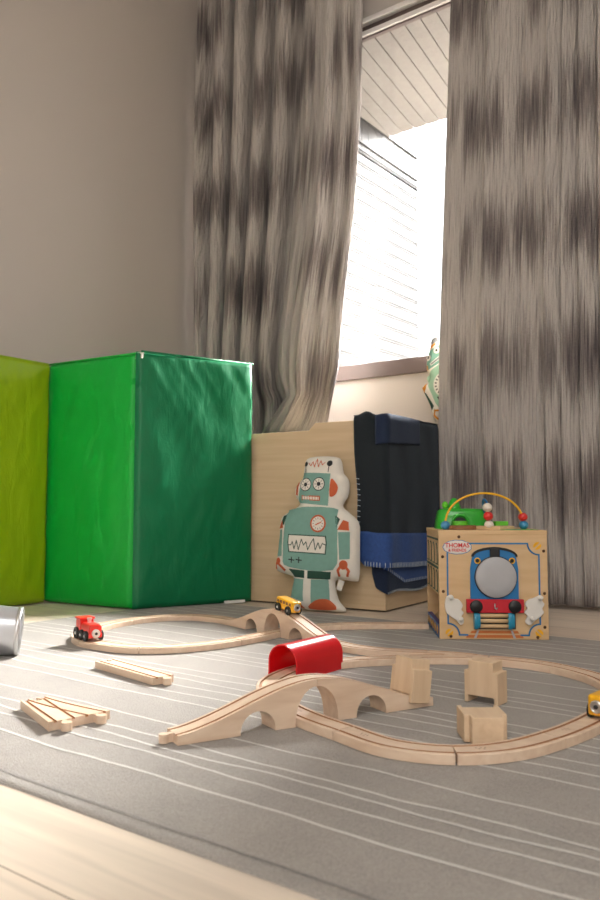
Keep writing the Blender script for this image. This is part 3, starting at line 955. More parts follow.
def loco(loc, ang):
    t_ = thing('toy_engine', 'small red wooden toy steam engine with black wheels on the left of the rear loop', 'toy train', loc, (0, 0, ang)); t_.scale = (1.1, 1.1, 1.1)
    zw = .0145
    mbx = MB(); mbx.box((0, 0, .0165), (.088, .032, .011)); mbx.build('chassis', 'red', t_, bevel=.002)
    mbx = MB(); tf = lambda p: Vector((p.z, p.x, p.y+.029))
    poly = [(-.015, -.008), (.015, -.008), (.0158, .006), (.012, .0125), (-.012, .0125), (-.0158, .006)]
    mbx.prism(poly, -.012, .043, 0, tf); mbx.build('boiler', 'red', t_, bevel=.003, seg=3)
    mbx = MB(); mbx.box((-.028, 0, .033), (.030, .034, .030)); mbx.build('cab', 'red', t_, bevel=.003, seg=2)
    mbx = MB(); mbx.box((-.028, 0, .0495), (.036, .038, .005)); mbx.build('cab_roof', 'red', t_, bevel=.002)
    mbx = MB(); mbx.lathe([(.0045, 0), (.0045, .006), (.006, .009), (.006, .011), (0, .011)], 16, 0, lambda p: p + Vector((.002, 0, .0415))); mbx.build('chimney', 'steel', t_, autos=40)
    for x in (-.033, 0., .028):
        for s_ in (-1, 1): wheel(t_, x, s_*.0185, zw, .0118 if x > -.03 else .0145, .006, s_)
    magnet(t_, .0445, 0, .021, .0098); magnet(t_, -.0445, 0, .020, .007, -1)
    return t_


loco((-1.690, 1.334, TT-GD+.0005), math.radians(-18))


def bus(label, loc, rot, L=.088, H_=.040, Wd=.034, win=True):
    t_ = thing('toy_bus', label, 'toy bus', loc, rot)
    mbx = MB(); mbx.box((0, 0, .008+H_/2), (L, Wd, H_)); mbx.build('body', 'yellow', t_, bevel=.005, seg=3)
    if win:
        for s_ in (-1, 1):
            for k in range(5):
                x = -L*.36 + k*L*.18
                mbx = MB(); mbx.box((x, s_*(Wd/2+.0002), .008+H_*.70), (L*.115, .0012, H_*.24)); mbx.build('window', 'plydark', t_, bevel=.0004)
    for x in (-L*.3, L*.3):
        for s_ in (-1, 1): wheel(t_, x, s_*(Wd/2+.002), .0125, .0122, .006, s_)
    magnet(t_, L/2, 0, .024, .0105); magnet(t_, -L/2, 0, .021, .0105, -1)
    return t_


# bus standing just past the crest of the rear bridge, nose down the ramp
pb = rbs + rbd*.284
bus('small yellow wooden toy bus with five windows, on the crest of the rear bridge', (pb.x, pb.y, .0655), (0, math.radians(8), math.atan2(rbd.y, rbd.x)), .078, .031, .032)
bus('yellow wooden toy wagon cut off by the right edge, on the front loop', (-.394, 1.376, TT-GD+.0005), (0, 0, math.radians(-97)), .095, .034, .032, False)

# ------------------------------------------------------------------ silver can lying on its side
can = thing('silver_canister', 'tapered silver metal canister lying on its side at the left edge of the rug', 'canister', (-1.716, 1.145, .0015), (0, 0, 0))
RS, LC, tap = .0555, .24, math.radians(4.5)
axis_ang = math.radians(36.95+180+14)   # its closed end points out of the frame to the left
mb = MB()
Rr = Matrix.Rotation(axis_ang, 3, 'Z') @ Matrix.Rotation(pi/2, 3, 'Y')
tilt = Matrix.Rotation(axis_ang, 3, 'Z') @ Matrix.Rotation(-tap, 3, 'Y') @ Matrix.Rotation(pi/2, 3, 'Y')
R2 = RS + LC*math.tan(tap)
tfc = lambda p: tilt @ p + Vector((0, 0, RS/math.cos(tap)))
mb.lathe([(RS*.985, .004), (RS, .0), (RS, .001)] + [(RS+(R2-RS)*q, LC*q) for q in np.linspace(.01, 1, 8)] + [(R2*.97, LC), (R2*.965, LC-.002)], 64, 0, tfc)
mb.build('shell', 'silver', can, autos=45)
mb = MB(); mb.lathe([(RS+.0012, .006), (RS+.0022, .003), (RS+.0022, -.003), (RS, -.005), (RS-.004, -.004), (RS-.005, .002), (RS-.004, .006)], 64, 0, tfc); mb.build('rim', 'steel', can, autos=60)
mb = MB(); mb.lathe([(RS-.004, .012), (RS-.012, .016), (0, .016)], 64, 0, tfc); mb.build('base_plate', 'silverin', can, autos=60)


# ------------------------------------------------------------------ printed cushions
def seg_dist(P, poly):
    A = np.array(poly); B = np.roll(A, -1, 0); D = B-A; L2 = (D**2).sum(1)+1e-12
    best = np.full(len(P), 1e9); near = np.zeros_like(P)
    for a, d, l2 in zip(A, D, L2):
        t = np.clip(((P-a)@d)/l2, 0, 1); q = a+t[:, None]*d; dd = np.hypot(*(P-q).T)
        k = dd < best; best[k] = dd[k]; near[k] = q[k]
    return best, near


def inside(P, poly):
    A = np.array(poly); r = np.zeros(len(P), bool); j = len(A)-1
    for i in range(len(A)):
        c = ((A[i, 1] > P[:, 1]) != (A[j, 1] > P[:, 1])) & (P[:, 0] < (A[j, 0]-A[i, 0])*(P[:, 1]-A[i, 1])/(A[j, 1]-A[i, 1]+1e-15)+A[i, 0])
        r ^= c; j = i
    return r


def smooth_poly(poly, n=6):
    return [(p.x, p.y) for p in cr_spline(poly, True, n)]


def clipped_grid(poly, pitch):
    A = np.array(poly); lo = A.min(0)-pitch; hi = A.max(0)+pitch
    nx = int((hi[0]-lo[0])/pitch)+2; ny = int((hi[1]-lo[1])/pitch)+2
    X, Y_ = np.meshgrid(lo[0]+pitch*np.arange(nx), lo[1]+pitch*np.arange(ny)); P = np.c_[X.ravel(), Y_.ravel()]
    ins = inside(P, poly); d, near = seg_dist(P, poly)
    Q = np.where(ins[:, None], P, near)
    fs = []
    for j in range(ny-1):
        for i in range(nx-1):
            q = (j*nx+i, j*nx+i+1, (j+1)*nx+i+1, (j+1)*nx+i)
            if sum(ins[k] for k in q) >= 1: fs.append(q)
    used = sorted({k for f in fs for k in f}); mp = {k: i for i, k in enumerate(used)}
    return Q[used], [tuple(mp[k] for k in f) for f in fs]


def circle(cx, cy, r, n=24, ry=None): return [(cx+r*math.cos(2*pi*k/n), cy+(ry or r)*math.sin(2*pi*k/n)) for k in range(n)]


def stroke(pts, w):
    """thin ribbon polygon along a polyline, kept as separate quads"""
    out = []
    for (x0, y0), (x1, y1) in zip(pts[:-1], pts[1:]):
        L = math.hypot(x1-x0, y1-y0)+1e-9; nx, ny = -(y1-y0)/L*w/2, (x1-x0)/L*w/2
        ex, ey = (x1-x0)/L*w*.35, (y1-y0)/L*w*.35
        out.append([(x0+nx-ex, y0+ny-ey), (x0-nx-ex, y0-ny-ey), (x1-nx+ex, y1-ny+ey), (x1+nx+ex, y1+ny+ey)])
    return out


def cushion(name, outline, prints, T, D, mats, pitch=.006, par=None):
    """prints: list of (poly, material index, layer, pitch or None for a plain polygon); local x right, z up, front at -y"""
    out = smooth_poly(outline, 5)
    def hgt(P):
        d, _ = seg_dist(P, out); q = np.clip(d/D, 0, 1); hh = T*np.sqrt(np.clip(1-(1-q)**2, 0, 1))
        # shallow puckers towards the seam
        pk = np.array([.0022*mn.noise((x*45, y*45, 2.)) for x, y in P])*np.exp(-d/.03)
        return hh + pk*np.clip(d/.006, 0, 1)
    mbx = MB()
    Q, F = clipped_grid(out, pitch); H_ = hgt(Q)
    mbx.add([(x, -y_, z) for (x, z), y_ in zip(Q, H_)], F, 0)
    mbx.add([(x, y_*.8, z) for (x, z), y_ in zip(Q, H_)], F, 0)
    for poly, mi, layer, pt in prints:
        off = .0010 + .0007*layer
        if pt is None and len(poly) == 4:
            p4 = np.array(poly); L_ = max(np.hypot(*(p4[2]-p4[1])), np.hypot(*(p4[1]-p4[0]))); k_ = max(1, int(L_/.004)); g_ = np.linspace(0, 1, k_+1)
            kk = np.linspace(0, 1, 3)
            Qp = np.array([(1-a)*((1-b_)*p4[0]+b_*p4[1]) + a*((1-b_)*p4[3]+b_*p4[2]) for a in g_ for b_ in kk]); Fp = [(i*3+j, i*3+j+1, i*3+j+4, i*3+j+3) for i in range(k_) for j in range(2)]
        elif pt is None:
            c0 = np.array(poly).mean(0); A_ = np.array(poly); n9 = len(poly); rs_ = [.25, .5, .75, 1.]
            Qp = np.vstack([c0[None]] + [c0+(A_-c0)*r_ for r_ in rs_])
            Fp = [(0, 1+k, 1+(k+1) % n9) for k in range(n9)] + [(1+j*n9+k, 1+j*n9+(k+1) % n9, 1+(j+1)*n9+(k+1) % n9, 1+(j+1)*n9+k) for j in range(3) for k in range(n9)]
        else: Qp, Fp = clipped_grid(poly, pt)
        Hp = hgt(Qp)
        mbx.add([(x, -y_-off, z) for (x, z), y_ in zip(Qp, Hp)], Fp, mi)
    return mbx.build(name, mats, par, smooth=True)


# big robot: traced in cushion units (1 unit = 1/3 photo pixel), converted to metres
KX, KZ = .00126, .00114


def rb_(pts): return [((x-240)*KX, (545-y)*KZ) for x, y in pts]


rob_out = rb_([(162, 522), (163, 485), (166, 450), (135, 438), (111, 425), (115, 375), (118, 325), (121, 268), (148, 246), (176, 226), (163, 202), (162, 172), (182, 142), (186, 105), (196, 80), (240, 74), (286, 80), (298, 100), (303, 128), (319, 152), (319, 196), (304, 230), (326, 252), (352, 282), (356, 345), (357, 440), (346, 455), (300, 450), (288, 462), (300, 510), (322, 544), (260, 545), (200, 543)])
TE, DK, OR, BK, WH = 1, 2, 3, 4, 5
pr = []
def P_(pts, mi, layer=0, pt=.006, sm=0): pr.append(((smooth_poly(rb_(pts), sm) if sm else rb_(pts)), mi, layer, pt))
def E_(x, y, r, mi, layer=1): pr.append((rb_(circle(x, y, r*.86, 20, r)), mi, layer, None))
def S_(pts, w, mi, layer=2):
    for q in stroke(rb_(pts), w*KX): pr.append((q, mi, layer, None))
P_([(190, 128), (274, 133), (270, 232), (176, 222)], TE)                      # head
P_([(160, 238), (285, 238), (297, 262), (301, 345), (290, 424), (160, 419), (140, 385), (143, 272)], TE, 0, .006, 3)   # chest
P_([(158, 424), (208, 428), (208, 451), (175, 448)], DK); P_([(217, 428), (284, 430), (280, 452), (217, 452)], DK)
P_([(168, 452), (206, 454), (206, 520), (163, 508)], TE); P_([(228, 454), (276, 452), (283, 515), (229, 524)], TE)
P_([(164, 510), (190, 517), (209, 542), (164, 533)], OR, 1, .005); P_([(220, 541), (238, 518), (262, 510), (284, 514), (300, 540)], OR, 1, .005, 3)
P_([(134, 262), (148, 256), (138, 296), (130, 280)], DK); P_([(120, 302), (131, 274), (137, 300)], OR, 1)
P_([(118, 306), (133, 304), (136, 386), (119, 388)], TE)
P_([(292, 260), (306, 272), (296, 304)], DK); P_([(300, 304), (315, 274), (330, 280), (333, 306)], OR, 1)
P_([(302, 311), (335, 310), (337, 390), (308, 393)], TE)
P_([(170, 158), (178, 154), (176, 200), (168, 196)], OR, 1, None); P_([(276, 150), (288, 158), (297, 176), (290, 198), (274, 202)], OR, 1, .005, 3)
for ex, ey in ((201, 166), (241, 165)):
    E_(ex, ey, 21, BK, 1); E_(ex, ey, 18.5, WH, 2); E_(ex, ey, 6.5, BK, 3)
    for k in range(8):
        a = 2*pi*k/8; S_([(ex+9*math.cos(a)*.86, ey+9*math.sin(a)), (ex+15*math.cos(a)*.86, ey+15*math.sin(a))], 1.3, BK, 3)
P_([(190, 199), (246, 202), (246, 217), (190, 214)], OR, 1, None); P_([(193, 202), (243, 205), (243, 214), (193, 211)], WH, 2, None)
for k in range(6): S_([(200+8*k, 201), (200+8*k, 214)], 1.6, OR, 3)
S_([(198, 128), (196, 102)], 2.4, BK, 1); E_(197, 101, 8, BK, 1); S_([(267, 128), (270, 102)], 2.4, BK, 1); E_(270, 101, 9.5, BK, 1)
S_([(208, 100), (215, 108), (220, 95), (226, 112), (231, 86), (238, 112), (243, 92), (249, 106), (256, 98)], 2.2, OR, 1)
E_(243, 286, 27, OR, 1); E_(243, 286, 21.5, WH, 2)
for k in range(12):
    a = 2*pi*k/12; S_([(243+14*math.cos(a)*.86, 286+14*math.sin(a)), (243+18*math.cos(a)*.86, 286+18*math.sin(a))], 1.4, BK, 3)
S_([(236, 290), (252, 282)], 3, OR, 3)
P_([(155, 319), (268, 323), (271, 345), (269, 379), (158, 374), (154, 345)], DK, 1, .005); P_([(158, 322), (265, 326), (268, 345), (266, 376), (161, 371), (157, 345)], WH, 2, .005)
S_([(158, 352), (165, 352), (169, 342), (175, 364), (181, 338), (188, 366), (196, 334), (203, 352), (210, 342), (216, 366), (224, 346), (232, 332), (238, 366), (246, 344), (252, 362), (258, 346), (267, 350)], 2.4, DK, 3)
for x in (168, 190): S_([(x-8, 396), (x+8, 398)], 3, BK, 1); S_([(x, 389), (x, 405)], 3, BK, 1)
S_([(122, 396), (116, 408), (118, 424)], 6, OR, 1); S_([(122, 404), (134, 416), (145, 428)], 7, OR, 1); E_(124, 402, 11, OR, 1)
E_(320, 408, 14, OR, 1); S_([(314, 410), (304, 424), (306, 440)], 7, OR, 1); S_([(324, 410), (335, 426), (330, 440)], 7, OR, 1)
rob = thing('robot_cushion', 'large robot-shaped cushion in teal and white with rust accents, leaning on the toy cabinet', 'cushion', (-1.604, 2.234, .002))
rob.rotation_euler = (math.radians(-6.0), 0, math.radians(14))
RM = ['robwhite', 'robteal', 'robdark', 'roborange', 'robblack', 'robwhite']
cushion('cushion_body', rob_out, pr, .036, .055, RM, .006, rob)
mb = MB(); mb.box((.088, -.024, .088), (.020, .002, .034), 0, Matrix.Rotation(.3, 3, 'Y')); o = mb.build('care_tag', 'robwhite', rob); o['label'] = 'white cloth care tag'

# small robot, tilted, standing on the cabinet behind the right curtain
KX2, KZ2 = .00060, .000535


def r2(pts): return [((x-172)*KX2, (880-y)*KZ2) for x, y in pts]


pr = []
r2out = r2([(250, 118), (285, 135), (300, 175), (335, 210), (365, 260), (372, 320), (420, 380), (470, 480), (500, 560), (540, 640), (560, 720), (525, 740), (505, 690), (500, 740), (520, 800), (530, 875), (440, 880), (330, 880), (322, 800), (290, 730), (255, 770), (225, 745), (205, 660), (165, 570), (143, 525), (150, 490), (188, 480), (205, 430), (180, 395), (172, 330), (182, 280), (192, 240), (205, 190), (212, 140)])
def P_(pts, mi, layer=0, pt=.006, sm=0): pr.append(((smooth_poly(r2(pts), sm) if sm else r2(pts)), mi, layer, pt))
def E_(x, y, r, mi, layer=1, ry=None): pr.append((r2(circle(x, y, r, 20, ry or r*1.15)), mi, layer, None))
def S_(pts, w, mi, layer=2):
    for q in stroke(r2(pts), w*KX2): pr.append((q, mi, layer, None))
P_([(215, 160), (235, 130), (262, 132), (278, 170), (215, 192)], 6, 0, .005)
P_([(205, 205), (255, 180), (262, 190), (210, 232)], 5, 1, .005)
P_([(200, 240), (300, 190), (340, 250), (350, 300), (290, 335), (200, 382), (185, 330)], 2, 0, .006)
P_([(185, 350), (195, 345), (200, 385), (190, 380)], 5, 1, None)
P_([(195, 420), (255, 365), (345, 330), (400, 400), (430, 480), (440, 620), (330, 690), (270, 660), (225, 560), (192, 480)], 1, 0, .006, 3)
for ex, ey in ((267, 238), (200, 287)): E_(ex, ey, 22, 0, 1); E_(ex, ey, 9, 4, 2)
P_([(215, 335), (295, 275), (308, 297), (225, 352)], 0, 1, None); P_([(222, 335), (294, 286), (301, 297), (229, 345)], 6, 2, None)
pr.append((r2(circle(322, 500, 80, 24, 95)), 0, 1, .006))
for k in range(9):
    a = math.radians(110+20*k); S_([(322+58*math.cos(a), 500-68*math.sin(a)), (322+68*math.cos(a), 500-80*math.sin(a))], 8, 4, 2)
for k in range(3): S_([(275+25*k, 595-18*k), (300+25*k, 640-18*k)], 10, 4, 2)
P_([(160, 540), (185, 560), (245, 660), (222, 690)], 3, 0, .005); P_([(150, 510), (178, 480), (185, 520), (165, 555)], 5, 1, None)
S_([(250, 690), (245, 730), (265, 758)], 13, 5, 1); S_([(250, 695), (280, 695), (297, 716)], 13, 5, 1)
P_([(330, 730), (400, 735), (400, 870), (335, 870)], 2, 0, .006); P_([(430, 735), (490, 735), (505, 870), (430, 870)], 2, 0, .006)
rs = thing('robot_cushion', 'small mint green robot cushion peeking out from behind the right curtain at the window', 'cushion', (-1.507, 2.862, .642))
cushion('cushion_body', r2out, pr, .024, .03, ['robwhite', 'robmint', 'robmint2', 'robdark', 'robblack', 'robochre', 'robgrey'], .006, rs)
rs.rotation_euler = (math.radians(-1.0), 0, 0)

# ------------------------------------------------------------------ fleece blanket over the cabinet's right end
bl = thing('fleece_blanket', 'dark fleece blanket with a blue border, draped over the right end of the toy cabinet', 'blanket', (-1.408, 2.358, 0), (0, 0, ca))


def wrap(p, off):
    """p metres along the cabinet: front face for p<0 (towards the left), then round the corner and back along the side"""
    r = max(.004, off); arc = r*pi/2
    if p < 0: return Vector((p, -off, 0)), Vector((0, -1, 0))
    if p < arc:
        a = p/r; return Vector((r*math.sin(a), -r*math.cos(a), 0)), Vector((math.sin(a), -math.cos(a), 0))
    return Vector((off, p-arc, 0)), Vector((1, 0, 0))


def drape(mbx, p0f, p1, ztop, zbf, off0, mi, seed, nx=70, nz=70, over=True, amp=.010, zsplit=None):
    def f(a, b):
        p0 = p0f(b); p = p0 + (p1-p0)*a
        zb = zbf(a)
        z = ztop(p) + (zb-ztop(p))*b
        low = (1-(z-.05)/.65)
        fold = amp*low*(.5+.5*math.sin(p*31+seed+1.2*mn.noise((p*4, z*2, seed)))) + .004*mn.noise((p*12, z*6, seed))
        e = max(0, 1-b/.035); rnd = .012*(1-math.sqrt(max(0, 1-e*e)))
        q, nr = wrap(p, max(.006, off0+fold-rnd)); return (q.x, q.y, z)
    mbx.grid(nx, nz, f, mi); return f


def ztop(p): return .676 + .012*math.exp(-((p+.06)/.022)**2) - .004*math.exp(-((p+.02)/.02)**2)


P0, P1 = -.112, .455
def left_edge(b):
    z = .676 - .52*b
    return float(np.interp(z, [.15, .175, .20, .235, .28, .40, .55, .68], [-.058, -.086, -.097, -.102, -.098, -.097, -.108, -.112]))
zbf = lambda a: .153 - .02*a
mb = MB()
f1 = drape(mb, left_edge, P1, ztop, zbf, .016, 0, 2.)
# the part lying on the cabinet's top
def topf(a, b):
    p = P0 + (P1-P0)*a
    q, nr = wrap(p, .016)
    z = ztop(p)
    ins = b*(.20 if p < 0 else .16)
    c = Vector((-.16, .26, 0)); q2 = q + (c-q)*min(.95, b)
    return (q2.x, q2.y, z + .010*math.sin(pi*min(1, b*1.5))*(1-b) - .008*b + .003*mn.noise((p*20, b*5, 1.)))
mb.grid(60, 16, topf, 0)
# blue border: lowest rows repeated a touch further out
bl_main = mb.build('blanket_cloth', ['fleece_dark'], bl, smooth=True)
mod = bl_main.modifiers.new('thick', 'SOLIDIFY'); mod.thickness = .003; mod.offset = 1
mb = MB()
bs = .775
def bordf(a, b):
    bb = bs + (1-bs)*b
    x, y, z = f1(a, min(1., bb)); q = Vector((x, y, 0)); p = left_edge(bb) + (P1-left_edge(bb))*a
    _, nr = wrap(p, .01); q += nr*(.0045 - .0025*max(0, 1-b*8)); return (q.x, q.y, z)
mb.grid(70, 20, bordf, 0)
o = mb.build('border', 'fleece_blue', bl, smooth=True); o['label'] = 'blue fleece border'
mod = o.modifiers.new('thick', 'SOLIDIFY'); mod.thickness = .003; mod.offset = 1
# under layer reaching lower round the corner
mb = MB()
le2 = lambda b: float(np.interp(b, [0, .5, .85, 1], [-.05, -.046, -.032, .012]))
f2 = drape(mb, le2, P1, lambda p: .20, lambda a: .058+.006*math.sin(a*9), .0075, 0, 4., 60, 24, amp=.003)
o = mb.build('under_layer', 'fleece_navy', bl, smooth=True); o['label'] = 'navy inner layer hanging lower'
mod = o.modifiers.new('thick', 'SOLIDIFY'); mod.thickness = .002; mod.offset = 1
# a loose fold between them
mb = MB()
def foldf(a, b):
    p = -.01 + .40*a; z0 = .17; z1 = .150 - .060*min(1, a*2.6)
    z = z0 + (z1-z0)*b; q, nr = wrap(p, .0105+.004*b); return (q.x, q.y, z)
mb.grid(40, 8, foldf, 0); o = mb.build('inner_fold', 'fleece_blue', bl, smooth=True)
# lighter turned-back flap on top
mb = MB()
def flapf(a, b):
    p = -.022 + .30*a - .0*b; zt = ztop(p)+.003
    L_ = .105 - .012*a
    z = zt - L_*b; q, nr = wrap(p, .0225 + .0015*math.sin(a*9+2) - .006*max(0, 1-b*6)); return (q.x, q.y, z)
mb.grid(40, 14, flapf, 0)
o = mb.build('turned_flap', 'fleece_navy', bl, smooth=True); mod = o.modifiers.new('thick', 'SOLIDIFY'); mod.thickness = .003; mod.offset = 1
# blanket stitches along the edges
mb = MB()
def stitch(c, nr, d1, L_, w, mi=0):
    """small raised bar starting at c running along d1"""
    s_ = d1.cross(nr).normalized()*w/2; c = c + nr*.0042
    q = [c-s_, c+s_, c+d1*L_+s_, c+d1*L_-s_]; mb.add(q + [x+nr*.0012 for x in q], [(0, 1, 2, 3), (4, 5, 6, 7), (0, 1, 5, 4), (1, 2, 6, 5), (2, 3, 7, 6), (3, 0, 4, 7)], mi)
for k in range(26):                                            # left edge
    b = .06 + .90*k/25 if k < 30 else 1
    if b < .40: continue
    x, y, z = f1(0, b); stitch(Vector((x, y, z)), Vector((0, -1, 0)) , Vector((1, 0, -.15)), .013, .0022)
for k in range(44):                                            # bottom edge
    a = .004 + .98*k/43; x, y, z = f1(a, 1); p = left_edge(1) + (P1-left_edge(1))*a; _, nr = wrap(p, .01)
    stitch(Vector((x, y, z)) + nr*.004, nr, Vector((0, 0, 1)), .017, .0024)
for k in range(50):
    a = k/49; x, y, z = f2(a, 1); p = le2(1) + (P1-le2(1))*a; _, nr = wrap(p, .01); stitch(Vector((x, y, z)), nr, Vector((0, 0, 1)), .008, .0016)
for k in range(30):
    a = k/29; q = foldf(a, 1); p = -.01+.40*a; _, nr = wrap(p, .01); stitch(Vector(q)-nr*.003, nr, Vector((0, 0, 1)), .010, .0018)
mb.build('stitching', 'thread2', bl)

# ------------------------------------------------------------------ activity cube
CB = .2925; CHt = .284
ang = math.atan2(.164, .242)
cu = thing('activity_cube', 'wooden toy activity cube with blue engine front and white clouds, at the right curtain', 'activity cube', (-1.003, 1.964, 0), (0, 0, ang))
# local x along the front, y towards the back, z up
mb = MB(); mb.box((CB/2, .006, CHt/2), (CB, .012, CHt)); mb.build('front_panel', 'ply', cu, bevel=.0015)
mb = MB(); mb.box((CB/2, CB-.006, CHt/2), (CB, .012, CHt)); mb.build('back_panel', 'ply', cu, bevel=.0015)
mb = MB(); mb.box((CB-.006, CB/2, CHt/2), (.012, CB-.025, CHt-.002)); mb.build('side_panel', 'ply', cu, bevel=.0015)
mb = MB(); mb.box((CB/2, CB/2, CHt+.004), (CB+.002, CB+.002, .012)); mb.build('top_board', 'ply', cu, bevel=.002)
mb = MB(); mb.box((CB/2, CB/2, .012), (CB-.026, CB-.026, .010)); mb.build('bottom_board', 'ply', cu)
# left side: two rows of printed arched windows over an open tray
mb = MB()
mb.box((.006, CB/2, .2), (.012, CB-.025, .164), 0)
mb.box((-.0006, CB/2, .268), (.0014, CB-.03, .005), 1); mb.box((-.0006, CB/2, .190), (.0014, CB-.03, .006), 1)
for r_ in range(2):
    for k in range(4):
        y = .045 + k*.0675; z0 = (.198, .124)[r_]
        a = [(-.022, 0), (.022, 0), (.022, .034)] + [(.022*math.cos(t), .034+.026*math.sin(t)) for t in np.linspace(.2, pi-.2, 9)] + [(-.022, .034)]
        i_ = [(x*.66, .004+z*.86) for x, z in a]
        mb.prism([(x+y, z+z0) for x, z in a], -.0004, -.0016, 1, lambda p: Vector((p.z, p.x, p.y)))
        mb.prism([(x+y, z+z0) for x, z in i_], -.0018, -.0024, 0, lambda p: Vector((p.z, p.x, p.y)))
mb.build('side_panel', ['ply', 'dkgreen'], cu)
mb = MB(); mb.box((.006, CB/2, .019), (.012, CB-.025, .036), 0)
for k in range(5): mb.box((-.0004, .05+k*.05, .019), (.0012, .022, .022), 2, Matrix.Rotation(pi/4, 3, 'X'))
mb.box((-.0004, CB/2, .034), (.0014, CB-.03, .005), 1); mb.box((-.0004, CB/2, .004), (.0014, CB-.03, .005), 1)
mb.build('tray_lip', ['purple', 'blue', 'yellow'], cu)
mb = MB(); mb.box((.06, CB/2, .075), (.006, CB-.03, .13), 0, Matrix.Rotation(math.radians(38), 3, 'Y')); mb.build('tray_ramp', 'ply', cu)
mb = MB()
FY = -.0006


def flat(mbx, poly, y0, y1, mi=0): mbx.prism(poly, y0, y1, mi, lambda p: Vector((p.x, p.z, p.y)))


# blue border line with quarter-round corners
def border_line(inset, w):
    x0, x1, z0, z1 = inset, CB-inset, .012, CHt-.026; r = .030
    pts = []
    pts += [(x0+r, z0)]
    path = [(x0, z1), ]
    P = []
    def arc(cx, cz, a0, a1): return [(cx+r*math.cos(a0+(a1-a0)*k/10), cz+r*math.sin(a0+(a1-a0)*k/10)) for k in range(11)]
    P += arc(x0, z0, 0, pi/2)
    P += [(x0, z1)]
    P += [(x1-r, z1)]
    P += arc(x1, z1, pi, 1.5*pi)
    P += arc(x1, z0, pi/2, pi)
    return P
P = border_line(.023, .004)
mb = MB()
P2 = [(.060, .013), (.0585, .0135)] + P[0:]
for q in stroke(P, .0042): flat(mb, q, FY-.0003, FY+.0006, 0)
for q in stroke([(.053, .012), (.075, .012)], .0042) + stroke([(CB-.053, .012), (CB-.075, .012)], .0042): flat(mb, q, FY-.0003, FY+.0006, 0)
for cx, cz in ((.026, .018), (CB-.026, .018), (CB-.027, CHt-.032)):
    dg_ = .75 if (cx > .1) == (cz > .1) else 2.39
    for s_ in (0, pi):
        q = [(.0105*math.cos(t), .0022+.0075*math.sin(t)) for t in np.linspace(0, pi, 9)]
        q = [(cx+x*math.cos(dg_+s_)-z_*math.sin(dg_+s_), cz+x*math.sin(dg_+s_)+z_*math.cos(dg_+s_)) for x, z_ in q]
        flat(mb, q, FY-.0003, FY+.0006, 1)
mb.build('printed_border', ['blue', 'yellow'], cu)
for x, z in ((.010, .222), (.011, .128), (.03, .008), (CB-.010, .238), (CB-.010, .124), (CB-.011, .034), (CB-.030, .007), (.055, .276)):
    mbs = MB(); mbs.lathe([(.0042, 0), (.0038, .0012), (0, .0014)], 12, 0, lambda p: Vector((x+p.x, FY-p.z, z+p.y))); mbs.build('screw', 'screw', cu, smooth=True)
# engine front: blue cab board, plain grey round door, red buffer beam
mb = MB(); arch = [(.075, .075), (.075, .190), (.080, .222)] + [(.132+.052*math.cos(t), .222+.022*math.sin(t)) for t in np.linspace(pi, 0, 13)][1:-1] + [(.184, .222), (.189, .190), (.189, .075)]
ex = lambda x: .149+(x-.133)*1.13
arch = [(ex(x), z) for x, z in arch]
flat(mb, arch, FY, -.008, 0); mb.build('cab_board', 'blue', cu, bevel=.001)
mb = MB(); flat(mb, [(ex(x), z) for x, z in [(.080, .223)] + [(.133+.055*math.cos(t), .223+.026*math.sin(t)) for t in np.linspace(pi, 0, 13)] + [(.186, .223)] + [(.133+.050*math.cos(t), .222+.020*math.sin(t)) for t in np.linspace(0, pi, 13)]], FY, -.009, 0)
mb.build('roof_line', 'black', cu)
for x in (ex(.092), ex(.174)):
    mb = MB(); tf = lambda p: Vector((x+p.x, -.008-p.z, .212+p.y)); mb.lathe([(.0085, 0), (.0085, .0015), (.0055, .0018), (.0055, .001)], 18, 0, tf); o = mb.build('porthole', 'yellow', cu)
    mb = MB(); mb.lathe([(.0056, .0012), (0, .0012)], 18, 0, tf); mb.build('porthole_pane', 'black', o)
mb = MB(); flat(mb, [(.136, .200), (.162, .200), (.162, .245), (.136, .245)], -.006, -.016, 0); mb.build('chimney', 'black', cu, bevel=.002)
mb = MB(); tf = lambda p: Vector((.151+p.x, -.008-p.z, .168+p.y))
mb.lathe([(.057, 0), (.057, .003), (.055, .004)], 48, 0, tf); mb.build('door_ring', 'black', cu, autos=40)
mb = MB(); mb.lathe([(.0545, .002), (.0545, .008), (.051, .011), (.03, .0125), (0, .0128)], 48, 0, tf); o = mb.build('smokebox_door', 'grey', cu, autos=40); o['label'] = 'plain light grey round door'
mb = MB(); mb.box((.148, -.008, .091), (.153, .012, .036)); mb.build('buffer_beam', 'redbeam', cu, bevel=.0012)
for x in (.0965, .1995):
    mb = MB(); tf = lambda p: Vector((x+p.x, -.014-p.z, .090+p.y)); mb.lathe([(.017, 0), (.017, .004), (.0145, .006), (0, .0062)], 28, 0, tf); mb.build('buffer', 'black', cu, autos=40)
mb = MB(); mb.tube([(.147, -.0145, .098), (.146, -.017, .092), (.146, -.0175, .086), (.150, -.0175, .083), (.153, -.0165, .087)], .002, 8); mb.build('coupling_hook', 'steel', cu, smooth=True)
# roller: dark slot, three dowels, turquoise end rings
mb = MB(); flat(mb, [(.092, .028), (.204, .028), (.204, .072), (.092, .072)], FY, -.0016, 0); mb.build('roller_slot', 'black', cu)
for z in (.037, .051, .065):
    mb = MB(); mb.tube([(.099, -.009, z), (.196, -.009, z)], .0055, 12); mb.build('dowel', 'plydark' if False else 'ply', cu, smooth=True)
for x in (.091, .182):
    mb = MB(); tf = lambda p: Vector((x+p.z, -.010+p.x*.5, .051+p.y)); mb.lathe([(0, 0), (.0205, 0), (.0225, .002), (.0225, .010), (.0195, .012), (.0195, .016), (0, .016)], 32, 0, tf); mb.build('roller_end', 'cyan', cu, autos=40)
